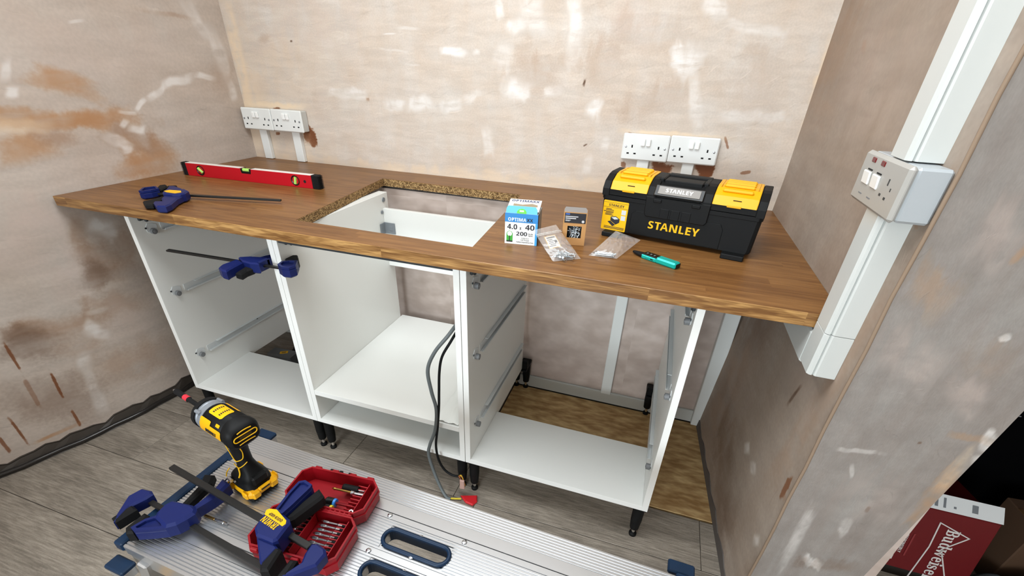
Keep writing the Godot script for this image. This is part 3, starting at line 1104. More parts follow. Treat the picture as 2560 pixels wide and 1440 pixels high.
func sockets_and_trunking() -> void:
	socket("white surface socket nearest the left corner, over the worktop", -0.2385, -0.0735, 1.030, 1.1195, 0.044, false)
	socket("white surface socket with a brown hole at its lower right corner", -0.0715, 0.0935, 1.031, 1.1205, 0.044, false)
	socket("glossy white socket with steel screws, left one of the pair above the toolbox", 1.4988, 1.6630, 1.0340, 1.1235, 0.025, true)
	socket("glossy white socket with steel screws, right one of the pair above the toolbox", 1.6650, 1.8300, 1.0360, 1.1260, 0.025, true)
	strip("short white trunking under the socket nearest the left corner", -0.1818, -0.140, YT + 0.001, 1.031, 0.0, 0.02, "short trunking above the worktop")
	strip("short white trunking under the socket with the brown hole", 0.0035, 0.046, YT + 0.001, 1.032, 0.0, 0.02, "short trunking above the worktop")
	strip("short white trunking under the left socket behind the toolbox", 1.5595, 1.6024, YT + 0.001, 1.035, 0.0, 0.015, "short trunking above the worktop")
	strip("short white trunking under the right socket behind the toolbox", 1.7204, 1.7611, YT + 0.001, 1.037, 0.0, 0.015, "short trunking above the worktop")
	strip("white trunking down the back wall inside the right cabinet", 1.578, 1.6225, 0.052, 0.864, 0.15, 0.165, "trunking below the worktop")
	strip("white trunking down the back wall in the gap by the right wall", 1.9815, 2.0365, 0.003, 0.864, 0.15, 0.185, "trunking below the worktop")
	# large box trunking up the right wall
	var t := thing("box_trunking", "large white box trunking that climbs the right wall past the worktop end", "trunking")
	var prof := poly([0, 0, 50, 0, 50, 4, 47, 8, 43, 8, 41, 6, 38, 6, 38, 0])
	for e in [[0.795, 0.8895, "corner_cover"], [0.8905, 1.1195, "lid"], [1.2062, 1.9, "lid"]]:
		var st := S()
		# body, a round bead along its front corner and the lid on the side
		prism(st, PackedVector2Array([Vector2(0, -0.066), Vector2(0.046, -0.066), Vector2(0.05, -0.062), Vector2(0.05, -0.008), Vector2(0.046, -0.003), Vector2(0.041, -0.002), Vector2(0.039, -0.006), Vector2(0.0375, -0.002), Vector2(0.0345, 0.0), Vector2(0.0, 0.0)]), e[0], e[1], Transform3D(Basis(Vector3(-1, 0, 0), Vector3(0, 0, 1), Vector3(0, 1, 0)), Vector3(XR, 0, 0.947)), 0.0006)
		put(e[2], st, M.pvc, t)
	var st := S()
	prism(st, PackedVector2Array([Vector2(0, 0.787), Vector2(0.046, 0.787), Vector2(0.05, 0.79), Vector2(0.05, 0.858), Vector2(0.046, 0.863), Vector2(0, 0.863)]), 0.30, 0.8805, Transform3D(Basis(Vector3(-1, 0, 0), Vector3(0, 1, 0), Vector3(0, 0, 1)), Vector3(XR, 0, 0)), 0.0006)
	tag(put("box_trunking", st, M.pvc), "white box trunking that runs back along the right wall under the worktop", "trunking")
	# cooker switch
	var o := thing("cooker_switch", "deep white cooker switch with two red lamps on the box trunking", "switch", "", face(Vector3(0, 0, -1), Vector3(0, 1, 0), Vector3(XR - 0.056, 1.1628, 0.9)))
	o.transform = Transform3D(Basis(Vector3(0, 0, 1), Vector3(0, 1, 0), Vector3(-1, 0, 0)), Vector3(XR - 0.056, 1.1628, 0.9))
	var h := 0.0845
	st = S()
	box(st, Vector3(0, 0, -0.0325), Vector3(0.188, h - 0.002, 0.046), 0.004)
	put("back_box", st, mat("aeb4b8", 0.3), o)
	st = S()
	box(st, Vector3(0, 0, -0.004), Vector3(0.192, h, 0.012), 0.005)
	put("face_plate", st, mat("aaa8a3", 0.35), o)
	for q in [-0.047, -0.004]:
		st = S()
		box(st, Vector3(q, 0.031, 0.0018), Vector3(0.017, 0.008, 0.003), 0.001)
		put("neon_lamp", st, M.dark_red, o)
		st = S()
		box(st, Vector3(q - 0.002, 0.002, 0.003), Vector3(0.030, 0.022, 0.004), 0.0015, Transform3D(Basis.from_euler(Vector3(0.1, 0, 0)), Vector3()))
		put("rocker_switch", st, M.edge, o)
		st = S()
		box(st, Vector3(q, 0.015, 0.0022), Vector3(0.02, 0.0022, 0.0016))
		put("shadow_gap", st, M.slot, o)
		st = S()
		box(st, Vector3(q - 0.004, -0.026, 0.0021), Vector3(0.017, 0.002, 0.0004))
		put("printed_mark", st, M.inkgrey, o)
	for q in [[0.044, 0.010, 0.004, 0.010], [0.030, -0.012, 0.007, 0.004], [0.052, -0.014, 0.007, 0.004], [0.061, 0.001, 0.003, 0.005]]:
		st = S()
		box(st, Vector3(q[0], q[1], 0.0021), Vector3(q[2], q[3], 0.0006))
		put("pin_slot", st, M.darkgrey, o)

# ---------------------------------------------------------------- things on the worktop
const FLAT := Transform3D(Basis(Vector3(1, 0, 0), Vector3(0, 0, 1), Vector3(0, 1, 0)), Vector3())

func slab(o: Node3D, called: String, outline: Array, y0: float, y1: float, m: Material, bev := 0.003, hollow := 0.0, lab := "") -> MeshInstance3D:
	# an outline seen from above, given thickness; hollow sinks its upper face inside a rim
	var p := ccw(poly(outline))
	var st := S()
	if hollow > 0.0:
		prism(st, p, y0, y1 - 0.006, FLAT, bev)
		var q := inset(p, hollow)
		if not Geometry2D.triangulate_polygon(q).is_empty():
			ring(st, p, q, y1 - 0.007, y1, FLAT)
	else:
		prism(st, p, y0, y1, FLAT, bev)
	return put(called, st, m, o, lab)

func screw_mesh(l: float, r: float) -> ArrayMesh:
	var st := S()
	lathe(st, [[0.0, 0.0], [r * 2.0, 0.0], [r * 2.0, 0.0006], [r, 0.003], [r, l * 0.82], [0.0, l]], 7, Transform3D(Basis(Vector3(1, 0, 0), Vector3(0, 0, 1), Vector3(0, -1, 0)), Vector3(0, 0, -l / 2.0)))
	st.generate_normals()
	return st.commit()

func screws(n: int, label: String, group: String, at: Callable, sd: int, l := 0.03) -> void:
	var me := screw_mesh(l, 0.0013)
	var r := RandomNumberGenerator.new()
	r.seed = sd
	for k in n:
		var o := put_mesh("screw", me, M.zinc)
		o.transform = at.call(r)
		tag(o, label, "screw", group)

func worktop_things() -> void:
	# spirit level
	var o := thing("spirit_level", "red spirit level with three green vials standing on edge on the worktop", "spirit level", "", Transform3D(Basis(Vector3.UP, atan2(0.0237, 0.6138)), Vector3(-0.1625, YT, 0.4536)))
	var st := S()
	var zb := -0.024
	# the body leaves a notch for the middle vial
	prism(st, PackedVector2Array([Vector2(0.004, 0.0), Vector2(0.585, 0.0), Vector2(0.585, 0.0478), Vector2(0.318, 0.0478), Vector2(0.314, 0.030), Vector2(0.272, 0.030), Vector2(0.267, 0.0478), Vector2(0.004, 0.0478)]), zb, 0.0, Transform3D(), 0.001)
	put("body", st, M.red, o, "red painted aluminium body")
	st = S()
	box(st, Vector3(0.1355, 0.0483, zb / 2.0), Vector3(0.262, 0.0012, 0.0235), 0.0004)
	box(st, Vector3(0.4515, 0.0483, zb / 2.0), Vector3(0.265, 0.0012, 0.0235), 0.0004)
	put("top_edge", st, mat("e8e3dd", 0.35), o, "bare pale machined edge")
	for e in [[-0.016, 0.0035], [0.5855, 0.614]]:
		st = S()
		box(st, Vector3((e[0] + e[1]) / 2.0, 0.0245, zb / 2.0), Vector3(e[1] - e[0], 0.05, 0.0255), 0.002)
		for k in 11:
			var yy := 0.003 + k * 0.0043
			box(st, Vector3(e[0] - 0.002 if e[0] < 0 else e[1] + 0.002, yy, zb / 2.0), Vector3(0.005, 0.002, 0.025), 0.0006)
			if e[0] > 0:
				box(st, Vector3(0.604, yy, 0.0012), Vector3(0.018, 0.0018, 0.002), 0.0005)
		put("end_cap", st, M.rubber, o, "black ribbed rubber cap")
	for q in [[0.073, 0.024, -0.75], [0.514, 0.0245, 1.35]]:
		st = S()
		lathe(st, [[0.0, -0.002], [0.0165, -0.002], [0.0185, 0.0012], [0.0165, 0.0016], [0.0135, 0.0], [0.0, -0.001]], 24, Transform3D(Basis(Vector3(1, 0, 0), Vector3(0, 0, 1), Vector3(0, -1, 0)), Vector3(q[0], q[1], 0.0)))
		var hs := put("vial_housing", st, M.blackgloss, o)
		st = S()
		var d := Vector3(cos(q[2]), sin(q[2]), 0) * 0.0125
		cyl(st, Vector3(q[0], q[1], 0.0) - d, Vector3(q[0], q[1], 0.0) + d, 0.0055, 12)
		put("vial", st, M.lens, hs, "green liquid vial")
	st = S()
	box(st, Vector3(0.293, 0.034, zb / 2.0), Vector3(0.044, 0.008, 0.0245), 0.001)
	box(st, Vector3(0.2735, 0.041, zb / 2.0), Vector3(0.007, 0.014, 0.0245), 0.001)
	box(st, Vector3(0.3125, 0.041, zb / 2.0), Vector3(0.007, 0.014, 0.0245), 0.001)
	var mid := put("vial_housing", st, M.blackgloss, o)
	st = S()
	cyl(st, Vector3(0.276, 0.042, zb / 2.0 + 0.004), Vector3(0.31, 0.042, zb / 2.0 + 0.004), 0.0065, 14)
	put("vial", st, M.lens, mid, "green liquid vial")
	st = S()
	cyl(st, Vector3(0.555, 0.024, -0.001), Vector3(0.555, 0.024, 0.0006), 0.0055, 16)
	put("hanging_hole", st, M.slot, o)

	# small clamp lying on the worktop
	o = thing("bar_clamp", "small blue and black one-handed bar clamp lying on the worktop before the spirit level", "clamp", "blue one-handed bar clamps")
	slab(o, "bar", [12, 752, 470, 642, 474, 652, 15, 764], 0.909, 0.915, M.steelbar, 0.001, 0.0, "black steel bar")
	slab(o, "clamp_body", [119, 775, 94, 742, 147, 716, 176, 728, 194, 757, 193, 772, 173, 785, 140, 789], 0.902, 0.931, M.blue, 0.004, 0.0, "dark blue plastic body")
	slab(o, "badge", [118, 768, 120, 750, 161, 743, 180, 757, 175, 775, 138, 775], 0.931, 0.9318, M.yellow2, 0.0, 0.0, "yellow badge")
	slab(o, "jaw", [98, 742, 72, 724, 46, 696, 56, 684, 110, 700, 150, 717], 0.903, 0.926, M.blue, 0.003)
	slab(o, "jaw_pad", [36, 702, 22, 682, 40, 662, 62, 682, 60, 690], 0.902, 0.922, M.rubber, 0.003, 0.0, "black jaw pad")
	slab(o, "handle", [136, 782, 158, 812, 196, 838, 176, 849, 183, 858, 232, 886, 256, 876, 246, 850, 209, 800, 192, 766], 0.902, 0.924, M.blue, 0.004, 0.0, "blue grip")
	slab(o, "trigger", [110, 760, 120, 800, 122, 826, 119, 846, 167, 874, 186, 864, 172, 830, 144, 786], 0.902, 0.917, M.rubber, 0.004, 0.0, "black trigger")
	slab(o, "fixed_jaw", [38, 793, 6, 754, 22, 722, 62, 742, 62, 770, 54, 790], 0.902, 0.929, M.blue, 0.004, 0.006)
	slab(o, "fixed_jaw_pad", [20, 720, -6, 690, 2, 672, 24, 684, 48, 712, 62, 740], 0.902, 0.923, M.rubber, 0.003, 0.0, "black jaw pad")

	# clamp that squeezes the two cabinet sides together
	o = thing("bar_clamp", "small blue bar clamp gripping the joined sides of the left and middle cabinets", "clamp", "blue one-handed bar clamps")
	slab(o, "bar", [208, 880, 686, 863, 687, 874, 210, 893], 0.779, 0.785, M.steelbar, 0.001, 0.0, "black steel bar")
	slab(o, "clamp_body", [490, 880, 520, 862, 561, 852, 577, 852, 577, 890, 586, 900, 557, 906, 524, 900], 0.766, 0.80, M.blue, 0.004, 0.0, "dark blue plastic body")
	slab(o, "jaw", [540, 860, 548, 835, 562, 808, 577, 806, 577, 860], 0.768, 0.797, M.blue, 0.003)
	slab(o, "jaw_pad", [570, 800, 577.5, 800, 577.5, 838, 570, 838], 0.768, 0.796, M.rubber, 0.002, 0.0, "black jaw pad")
	slab(o, "handle", [492, 886, 487, 938, 495, 957, 518, 969, 540, 972, 534, 955, 526, 900], 0.766, 0.796, M.blue, 0.004, 0.0, "blue grip")
	slab(o, "trigger", [530, 896, 537, 925, 542, 948, 566, 950, 560, 922, 563, 896], 0.762, 0.783, M.rubber, 0.004, 0.0, "black trigger")
	slab(o, "fixed_jaw", [628, 858, 642, 840, 664, 832, 688, 868, 683, 890, 659, 893, 634, 880], 0.764, 0.798, M.blue, 0.004, 0.007)
	slab(o, "fixed_jaw_pad", [615.5, 830, 615.5, 796, 628, 790, 650, 812, 662, 830, 640, 840], 0.766, 0.795, M.rubber, 0.003, 0.0, "black jaw pad")

	toolbox()
	screw_boxes()
	bags()
	teal_tool()

func toolbox() -> void:
	var o := thing("toolbox", "black plastic toolbox with yellow lid compartments and a metal name plate", "toolbox", "", Transform3D(Basis(Vector3.UP, deg_to_rad(-11.1)), Vector3(1.510, YT, 0.513)))
	var st := S()
	var rings := []
	for e in [[0.013, 0.004, 0.409, 0.190], [0.018, 0.001, 0.412, 0.194], [0.100, -0.002, 0.416, 0.199], [0.101, -0.004, 0.418, 0.2], [0.1115, -0.005, 0.419, 0.2]]:
		var p := PackedVector3Array()
		var c := 0.010
		for q in [[e[1] + c, 0.0], [e[2] - c, 0.0], [e[2] - 0.003, -0.003], [e[2], -c], [e[2], -e[3] + c], [e[2] - c, -e[3]], [e[1] + c, -e[3]], [e[1], -e[3] + c], [e[1], -c], [e[1] + 0.003, -0.003]]:
			p.append(Vector3(q[0], e[0], q[1] + (0.0015 if e[0] > 0.1 else 0.0)))
		rings.append(p)
	loft(st, rings, true, false)
	prism(st, poly([88, 14, 333, 14, 333, 66, 325, 80, 100, 80, 88, 70]), 0.0, 0.0016, Transform3D(), 0.001)
	put("body", st, M.black, o, "black tub")
	# lid: one profile run along the box
	var prof := PackedVector2Array([Vector2(0.0025, 0.112), Vector2(0.0025, 0.129), Vector2(-0.010, 0.147), Vector2(-0.04, 0.161), Vector2(-0.06, 0.1645), Vector2(-0.13, 0.1645), Vector2(-0.165, 0.154), Vector2(-0.196, 0.124), Vector2(-0.198, 0.112)])
	var run := func(k: SurfaceTool, p: PackedVector2Array, x0: float, x1: float, bev: float) -> void:
		# profile is (z, y): turn it so that it runs along x
		prism(k, p, x0, x1, Transform3D(Basis(Vector3(0, 0, 1), Vector3(0, 1, 0), Vector3(1, 0, 0)), Vector3()), bev)
	st = S()
	run.call(st, inset(ccw(prof), 0.0012), 0.0, 0.414, 0.001)
	for e in [[-0.004, 0.0165], [0.3975, 0.4185]]:
		run.call(st, inset(ccw(prof), -0.0015), e[0], e[1], 0.0015)
	run.call(st, inset(ccw(prof), -0.002), 0.1225, 0.1475, 0.0015)
	run.call(st, inset(ccw(prof), -0.002), 0.2615, 0.2895, 0.0015)
	# centre bridge behind the name plate, and the deck in front of the handle
	box(st, Vector3(0.2045, 0.157, -0.147), Vector3(0.12, 0.014, 0.026), 0.002)
	box(st, Vector3(0.2045, 0.1585, -0.058), Vector3(0.10, 0.014, 0.05), 0.002)
	var lid := put("lid", st, M.black, o, "black lid frame")
	# handle folded into the lid
	st = S()
	box(st, Vector3(0.2045, 0.1615, -0.116), Vector3(0.13, 0.013, 0.019), 0.003)
	box(st, Vector3(0.1465, 0.1615, -0.072), Vector3(0.014, 0.013, 0.07), 0.003)
	box(st, Vector3(0.2625, 0.1615, -0.072), Vector3(0.014, 0.013, 0.07), 0.003)
	put("handle", st, M.black, o, "black folding handle lying flat")
	# yellow compartment lids
	for e in [[0.018, 0.1215], [0.2905, 0.3965]]:
		st = S()
		var x0: float = e[0]
		var x1: float = e[1]
		var P := [Vector2(0.0045, 0.129), Vector2(-0.010, 0.150), Vector2(-0.04, 0.1645), Vector2(-0.06, 0.168), Vector2(-0.13, 0.168), Vector2(-0.134, 0.164), Vector2(-0.06, 0.164), Vector2(-0.04, 0.160), Vector2(-0.008, 0.146), Vector2(0.0005, 0.129)]
		run.call(st, PackedVector2Array(P), x0, x1, 0.0012)
		box(st, Vector3((x0 + x1) / 2.0, 0.1285, 0.003), Vector3(0.034, 0.006, 0.004), 0.001)
		var yl := put("compartment_lid", st, M.yellow, o, "yellow compartment lid")
		for k in 5:
			var z: float = [-0.026, -0.048, -0.070, -0.092, -0.113][k]
			var y: float = [0.1585, 0.1665, 0.168, 0.168, 0.168][k]
			st = S()
			box(st, Vector3((x0 + x1) / 2.0 - 0.001, y + 0.0016, z), Vector3((x1 - x0) * 0.70, 0.0085, 0.0115), 0.0036, Transform3D(Basis.from_euler(Vector3(0.0, 0, 0)), Vector3()))
			put("rib", st, M.yellow, yl)
		for s in [x0 + 0.009, x1 - 0.009]:
			st = S()
			box(st, Vector3(s, 0.1685, -0.083), Vector3(0.002, 0.002, 0.09), 0.0006)
			put("rim", st, M.yellow, yl)
		st = S()
		box(st, Vector3((x0 + x1) / 2.0 + 0.004, 0.1425, -0.0035), Vector3(0.02, 0.0018, 0.001), 0.0, Transform3D())
		put("slot", st, M.slot, yl)
	# name plate on the slope of the lid
	var up := Vector3(0, 0.018, -0.014)
	var px := face(Vector3(1, 0, 0), up, Vector3(0.2045, 0.1415, -0.0005))
	st = S()
	box(st, Vector3(0, 0, 0.0), Vector3(0.128, 0.032, 0.006), 0.002, px)
	put("plate_frame", st, M.blackgloss, lid)
	st = S()
	box(st, Vector3(0, 0.001, 0.0035), Vector3(0.109, 0.0225, 0.002), 0.0007, px)
	var np := put("name_plate", st, mat("77736f", 0.5, 0.5), o, "embossed metal name plate")
	letters(np, "STANLEY", 0.0105, px * Transform3D(Basis(), Vector3(0, 0.0012, 0.0046)), mat("b9b6b1", 0.4, 0.5), true, 0.07, 0.0008)
	# latch
	st = S()
	prism(st, PackedVector2Array([Vector2(0.122, 0.125), Vector2(0.2905, 0.125), Vector2(0.2895, 0.078), Vector2(0.284, 0.0705), Vector2(0.129, 0.0705), Vector2(0.1235, 0.078)]), 0.0, 0.0075, Transform3D(), 0.0018)
	box(st, Vector3(0.154, 0.116, 0.008), Vector3(0.022, 0.009, 0.006), 0.0015)
	box(st, Vector3(0.255, 0.116, 0.008), Vector3(0.022, 0.009, 0.006), 0.0015)
	for x in [0.178, 0.206, 0.235]:
		box(st, Vector3(x, 0.0845, 0.0078), Vector3(0.024, 0.026, 0.002), 0.0009)
	put("latch", st, M.black, o, "wide black front latch")
	letters(o, "STANLEY", 0.021, Transform3D(Basis(), Vector3(0.2085, 0.0478, 0.0022)), M.yellow2, true, 0.137, 0.0008).set_meta("label", "large yellow lettering on the front")
	for x in [0.045, 0.3725]:
		for z in [0.006, -0.16]:
			st = S()
			box(st, Vector3(x, 0.0067, z), Vector3(0.056, 0.0132, 0.043), 0.002)
			put("foot", st, M.black, o)
	# sticker
	st = S()
	prism(st, poly([4, 15, 6, 13, 75, 13, 77, 15, 77, 95, 75, 97, 6, 97, 4, 95]), 0.0002, 0.0008)
	var sk := put("sticker", st, M.yellow2, o, "yellow product sticker")
	letters(sk, "STANLEY", 0.0068, Transform3D(Basis(), Vector3(0.0425, 0.0845, 0.001)), M.ink, true, 0.045, 0.0003)
	st = S()
	for y in [0.0785, 0.0918]:
		box(st, Vector3(0.0405, y, 0.0009), Vector3(0.072, 0.0006, 0.0004))
	for k in 6:
		box(st, Vector3(0.0215 + (k % 2) * 0.003, 0.0735 - k * 0.0032 - (0.001 if k > 1 else 0.0), 0.0009), Vector3([0.016, 0.024, 0.03, 0.022, 0.02, 0.024][k], 0.0017, 0.0004))
	for k in 3:
		box(st, Vector3(0.043, 0.0235 - k * 0.0026, 0.0009), Vector3(0.06, 0.0012, 0.0004))
	# the little drawing of an open box and its tray
	prism(st, poly([30, 52, 45, 55, 57, 48, 57, 38, 47, 31, 30, 41]), 0.0007, 0.0011)
	prism(st, poly([22, 37, 30, 40, 46, 30, 38, 25]), 0.0007, 0.0011)
	put("print", st, M.ink, sk)
	st = S()
	box(st, Vector3(0.066, 0.068, 0.0009), Vector3(0.013, 0.013, 0.0005))
	box(st, Vector3(0.066, 0.052, 0.0009), Vector3(0.013, 0.013, 0.0005))
	prism(st, poly([32, 50, 45, 53, 54, 48, 42, 45]), 0.0009, 0.0013)
	put("picture", st, mat("c9cdd0", 0.5), sk)

func screw_boxes() -> void:
	var o := thing("screw_box", "blue and white cardboard screw box marked 4.0 x 40, its flap open", "box", "", Transform3D(Basis(Vector3.UP, deg_to_rad(7.72)), Vector3(1.2823, YT + 0.0005, 0.7205)))
	# local x along the front, front face at z = 0
	var st := S()
	var w := 0.0885
	for e in [[0.0, 0.0006, 0.0, 0.084, -0.08, 0.0], [w - 0.0006, w, 0.0, 0.084, -0.08, 0.0], [0.0, w, 0.0, 0.084, -0.0006, 0.0], [0.0, w, 0.0, 0.084, -0.08, -0.0794], [0.0, w, 0.0, 0.0006, -0.08, 0.0]]:
		box(st, Vector3((e[0] + e[1]) / 2.0, (e[2] + e[3]) / 2.0, (e[4] + e[5]) / 2.0), Vector3(e[1] - e[0], e[3] - e[2], e[5] - e[4]))
	put("carton", st, M.paper, o, "white carton")
	st = S()
	box(st, Vector3(w / 2.0, 0.072, 0.0003), Vector3(w, 0.0235, 0.0006))
	put("blue_band", st, mat("2b86cc", 0.5), o, "blue band across the front")
	st = S()
	box(st, Vector3(w - 0.003, 0.03, 0.0003), Vector3(0.006, 0.06, 0.0005))
	put("pale_stripe", st, M.skyblue, o)
	st = S()
	box(st, Vector3(w + 0.0003, 0.042, -0.008), Vector3(0.0005, 0.084, 0.016))
	put("dark_stripe", st, M.ink, o)
	st = S()
	box(st, Vector3(w + 0.0003, 0.042, -0.048), Vector3(0.0005, 0.084, 0.06))
	put("side_picture", st, mat("8d8c88", 0.5), o, "grey picture on the side")
	# opened front flap and the lid behind it
	st = S()
	prism(st, PackedVector2Array([Vector2(0.001, 0), Vector2(0.085, 0), Vector2(0.084, 0.012), Vector2(0.079, 0.019), Vector2(0.006, 0.019), Vector2(0.002, 0.013)]), -0.0004, 0.0004, Transform3D(Basis.from_euler(Vector3(-0.45, 0, 0)), Vector3(0.001, 0.084, 0)))
	var fl := put("flap", st, mat("59b0e6", 0.45), o, "sky blue inner flap")
	st = S()
	prism(st, PackedVector2Array([Vector2(0.030, 0.0), Vector2(0.056, 0.0), Vector2(0.056, 0.005), Vector2(0.051, 0.011), Vector2(0.043, 0.013), Vector2(0.035, 0.011), Vector2(0.030, 0.005)]), 0.0003, 0.0008, Transform3D(Basis.from_euler(Vector3(-0.45, 0, 0)), Vector3(0.001, 0.084, 0)))
	put("green_emblem", st, mat("5cba3c", 0.5), fl)
	st = S()
	box(st, Vector3(0.043, 0.0065, 0.0009), Vector3(0.011, 0.004, 0.0004), 0.0, Transform3D(Basis.from_euler(Vector3(-0.45, 0, 0)), Vector3(0.001, 0.084, 0)))
	put("emblem_mark", st, M.paper, fl)
	var lx := face(Vector3(1, 0, 0), Vector3(0, 0.24, -1), Vector3(0.0443, 0.0875, -0.012))
	st = S()
	box(st, Vector3(0, 0.032, 0), Vector3(0.0875, 0.064, 0.0008), 0.0, lx)
	var ld := put("lid", st, mat("e6e4e0", 0.5), o, "white lid standing ajar")
	letters(ld, "OPTIMAXX", 0.011, lx * Transform3D(Basis(), Vector3(0.0, 0.0545, 0.0006)), mat("20305c", 0.5), true, 0.076, 0.0004)
	st = S()
	prism(st, poly([-30, 26, 36, 26, 36, 36, 20, 42, -6, 34, -30, 38]), 0.0004, 0.0008, lx)
	put("lid_picture", st, mat("9a8a70", 0.5), ld)
	letters(o, "OPTIMA", 0.0088, Transform3D(Basis(), Vector3(0.0325, 0.0675, 0.0008)), M.paper, true, 0.049, 0.0003)
	letters(o, "XX", 0.0088, Transform3D(Basis(), Vector3(0.067, 0.0678, 0.0008)), M.ink, true, 0.017, 0.0003)
	letters(o, "4.0", 0.014, Transform3D(Basis(), Vector3(0.0198, 0.0475, 0.0004)), mat("23242f", 0.6), true, 0.027, 0.0003)
	letters(o, "x", 0.009, Transform3D(Basis(), Vector3(0.0425, 0.0452, 0.0004)), mat("23242f", 0.6), true, 0.005, 0.0003)
	letters(o, "40", 0.014, Transform3D(Basis(), Vector3(0.0675, 0.0482, 0.0004)), mat("23242f", 0.6), true, 0.025, 0.0003)
	letters(o, "200", 0.0108, Transform3D(Basis(), Vector3(0.0465, 0.0298, 0.0004)), mat("23242f", 0.6), true, 0.030, 0.0003)
	letters(o, "Box Qty", 0.0030, Transform3D(Basis(), Vector3(0.0708, 0.0310, 0.0004)), M.ink, true, 0.0125, 0.0003)
	letters(o, "Approx.", 0.0030, Transform3D(Basis(), Vector3(0.0708, 0.0262, 0.0004)), M.ink, true, 0.0125, 0.0003)
	letters(o, "C200-4.0", 0.0034, Transform3D(Basis(), Vector3(0.0555, 0.0178, 0.0004)), M.ink, false, 0.02, 0.0003)
	letters(o, "Full Thread", 0.0036, Transform3D(Basis(), Vector3(0.0555, 0.0125, 0.0004)), M.ink, false, 0.022, 0.0003)
	letters(o, "Yellow Superdrive Pozi", 0.0030, Transform3D(Basis(), Vector3(0.0555, 0.0068, 0.0004)), M.ink, true, 0.047, 0.0003)
	st = S()
	prism(st, poly([5, 6, 22, 6, 22, 29, 19, 34, 13, 36, 8, 34, 5, 29]), 0.0001, 0.0006)
	var ic := put("green_panel", st, M.green, o, "green panel with a screw drawing")
	st = S()
	prism(st, circle(18, 0.0066, Vector2(0.0135, 0.0282)), 0.0004, 0.0008)
	put("white_disc", st, M.paper, ic)
	st = S()
	box(st, Vector3(0.0135, 0.016, 0.0008), Vector3(0.0022, 0.014, 0.0004))
	box(st, Vector3(0.0135, 0.0075, 0.0008), Vector3(0.017, 0.0036, 0.0005))
	put("screw_drawing", st, M.ink, ic)

	# kraft box with a window
	o = thing("screw_box", "small kraft cardboard box of screws with a black label and a window", "box", "", Transform3D(Basis(Vector3.UP, deg_to_rad(9.4)), Vector3(1.4293, YT + 0.0005, 0.6682)))
	w = 0.0625
	st = S()
	ring(st, poly([0, 0, 62, 0, 62, 90, 0, 90]), poly([13, 21, 51, 21, 51, 53, 13, 53]), -0.0006, 0.0)
	for e in [[0.0, 0.0006, 0.0, 0.09, -0.036, 0.0], [w - 0.0006, w, 0.0, 0.09, -0.036, 0.0], [0.0, w, 0.0, 0.09, -0.036, -0.0354], [0.0, w, 0.0, 0.0006, -0.036, 0.0], [0.0, w, 0.0885, 0.0891, -0.036, -0.004]]:
		box(st, Vector3((e[0] + e[1]) / 2.0, (e[2] + e[3]) / 2.0, (e[4] + e[5]) / 2.0), Vector3(e[1] - e[0], e[3] - e[2], e[5] - e[4]))
	put("carton", st, M.kraft, o, "brown kraft carton with a square window")
	st = S()
	box(st, Vector3(0.031, 0.037, -0.020), Vector3(0.058, 0.06, 0.001))
	put("window_back", st, mat("20262b", 0.6), o)
	st = S()
	box(st, Vector3(0.0315, 0.0745, 0.0003), Vector3(0.0565, 0.0265, 0.0005))
	var bl := put("black_label", st, M.ink, o, "black printed label")
	st = S()
	box(st, Vector3(0.011, 0.0848, 0.0007), Vector3(0.011, 0.0042, 0.0004))
	put("blue_mark", st, mat("3a5fa8", 0.5), bl)
	st = S()
	for e in [[0.022, 0.0785, 0.034, 0.0022], [0.0195, 0.0738, 0.028, 0.0026], [0.013, 0.0690, 0.014, 0.0012], [0.0115, 0.0668, 0.011, 0.0012]]:
		box(st, Vector3(e[0], e[1], 0.0007), Vector3(e[2], e[3], 0.0004))
	prism(st, circle(16, 0.0036, Vector2(0.0528, 0.0665)), 0.0005, 0.0009)
	put("print", st, mat("c8c8ca", 0.5), bl)
	st = S()
	var kf := Transform3D(Basis.from_euler(Vector3(-0.75, 0, 0)), Vector3(0, 0.0895, -0.001))
	prism(st, PackedVector2Array([Vector2(0.001, 0), Vector2(0.0615, 0), Vector2(0.0615, 0.008), Vector2(0.057, 0.015), Vector2(0.004, 0.015), Vector2(0.001, 0.008)]), -0.0005, 0.0005, kf)
	put("tuck_flap", st, mat("6e6660", 0.45), o, "grey and kraft tuck flap")
	var b := Transform3D(Basis(Vector3.UP, deg_to_rad(9.4)), Vector3(1.4293, YT, 0.6682))
	screws(30, "small zinc screw showing through the window of the kraft box", "screws in the kraft box", func(r): return b * Transform3D(Basis.from_euler(Vector3(r.randf_range(-0.25, 0.25), PI / 2.0 + r.randf_range(-0.2, 0.2), 0)) * Basis(Vector3(0, 0, 1), r.randf() * TAU) if false else Basis(Vector3(0, 0, 1), r.randf() * TAU) * Basis(Vector3.UP, PI / 2.0 + r.randf_range(-0.2, 0.2)), Vector3(r.randf_range(0.018, 0.046), r.randf_range(0.020, 0.050), r.randf_range(-0.014, -0.004))), 11, 0.022)

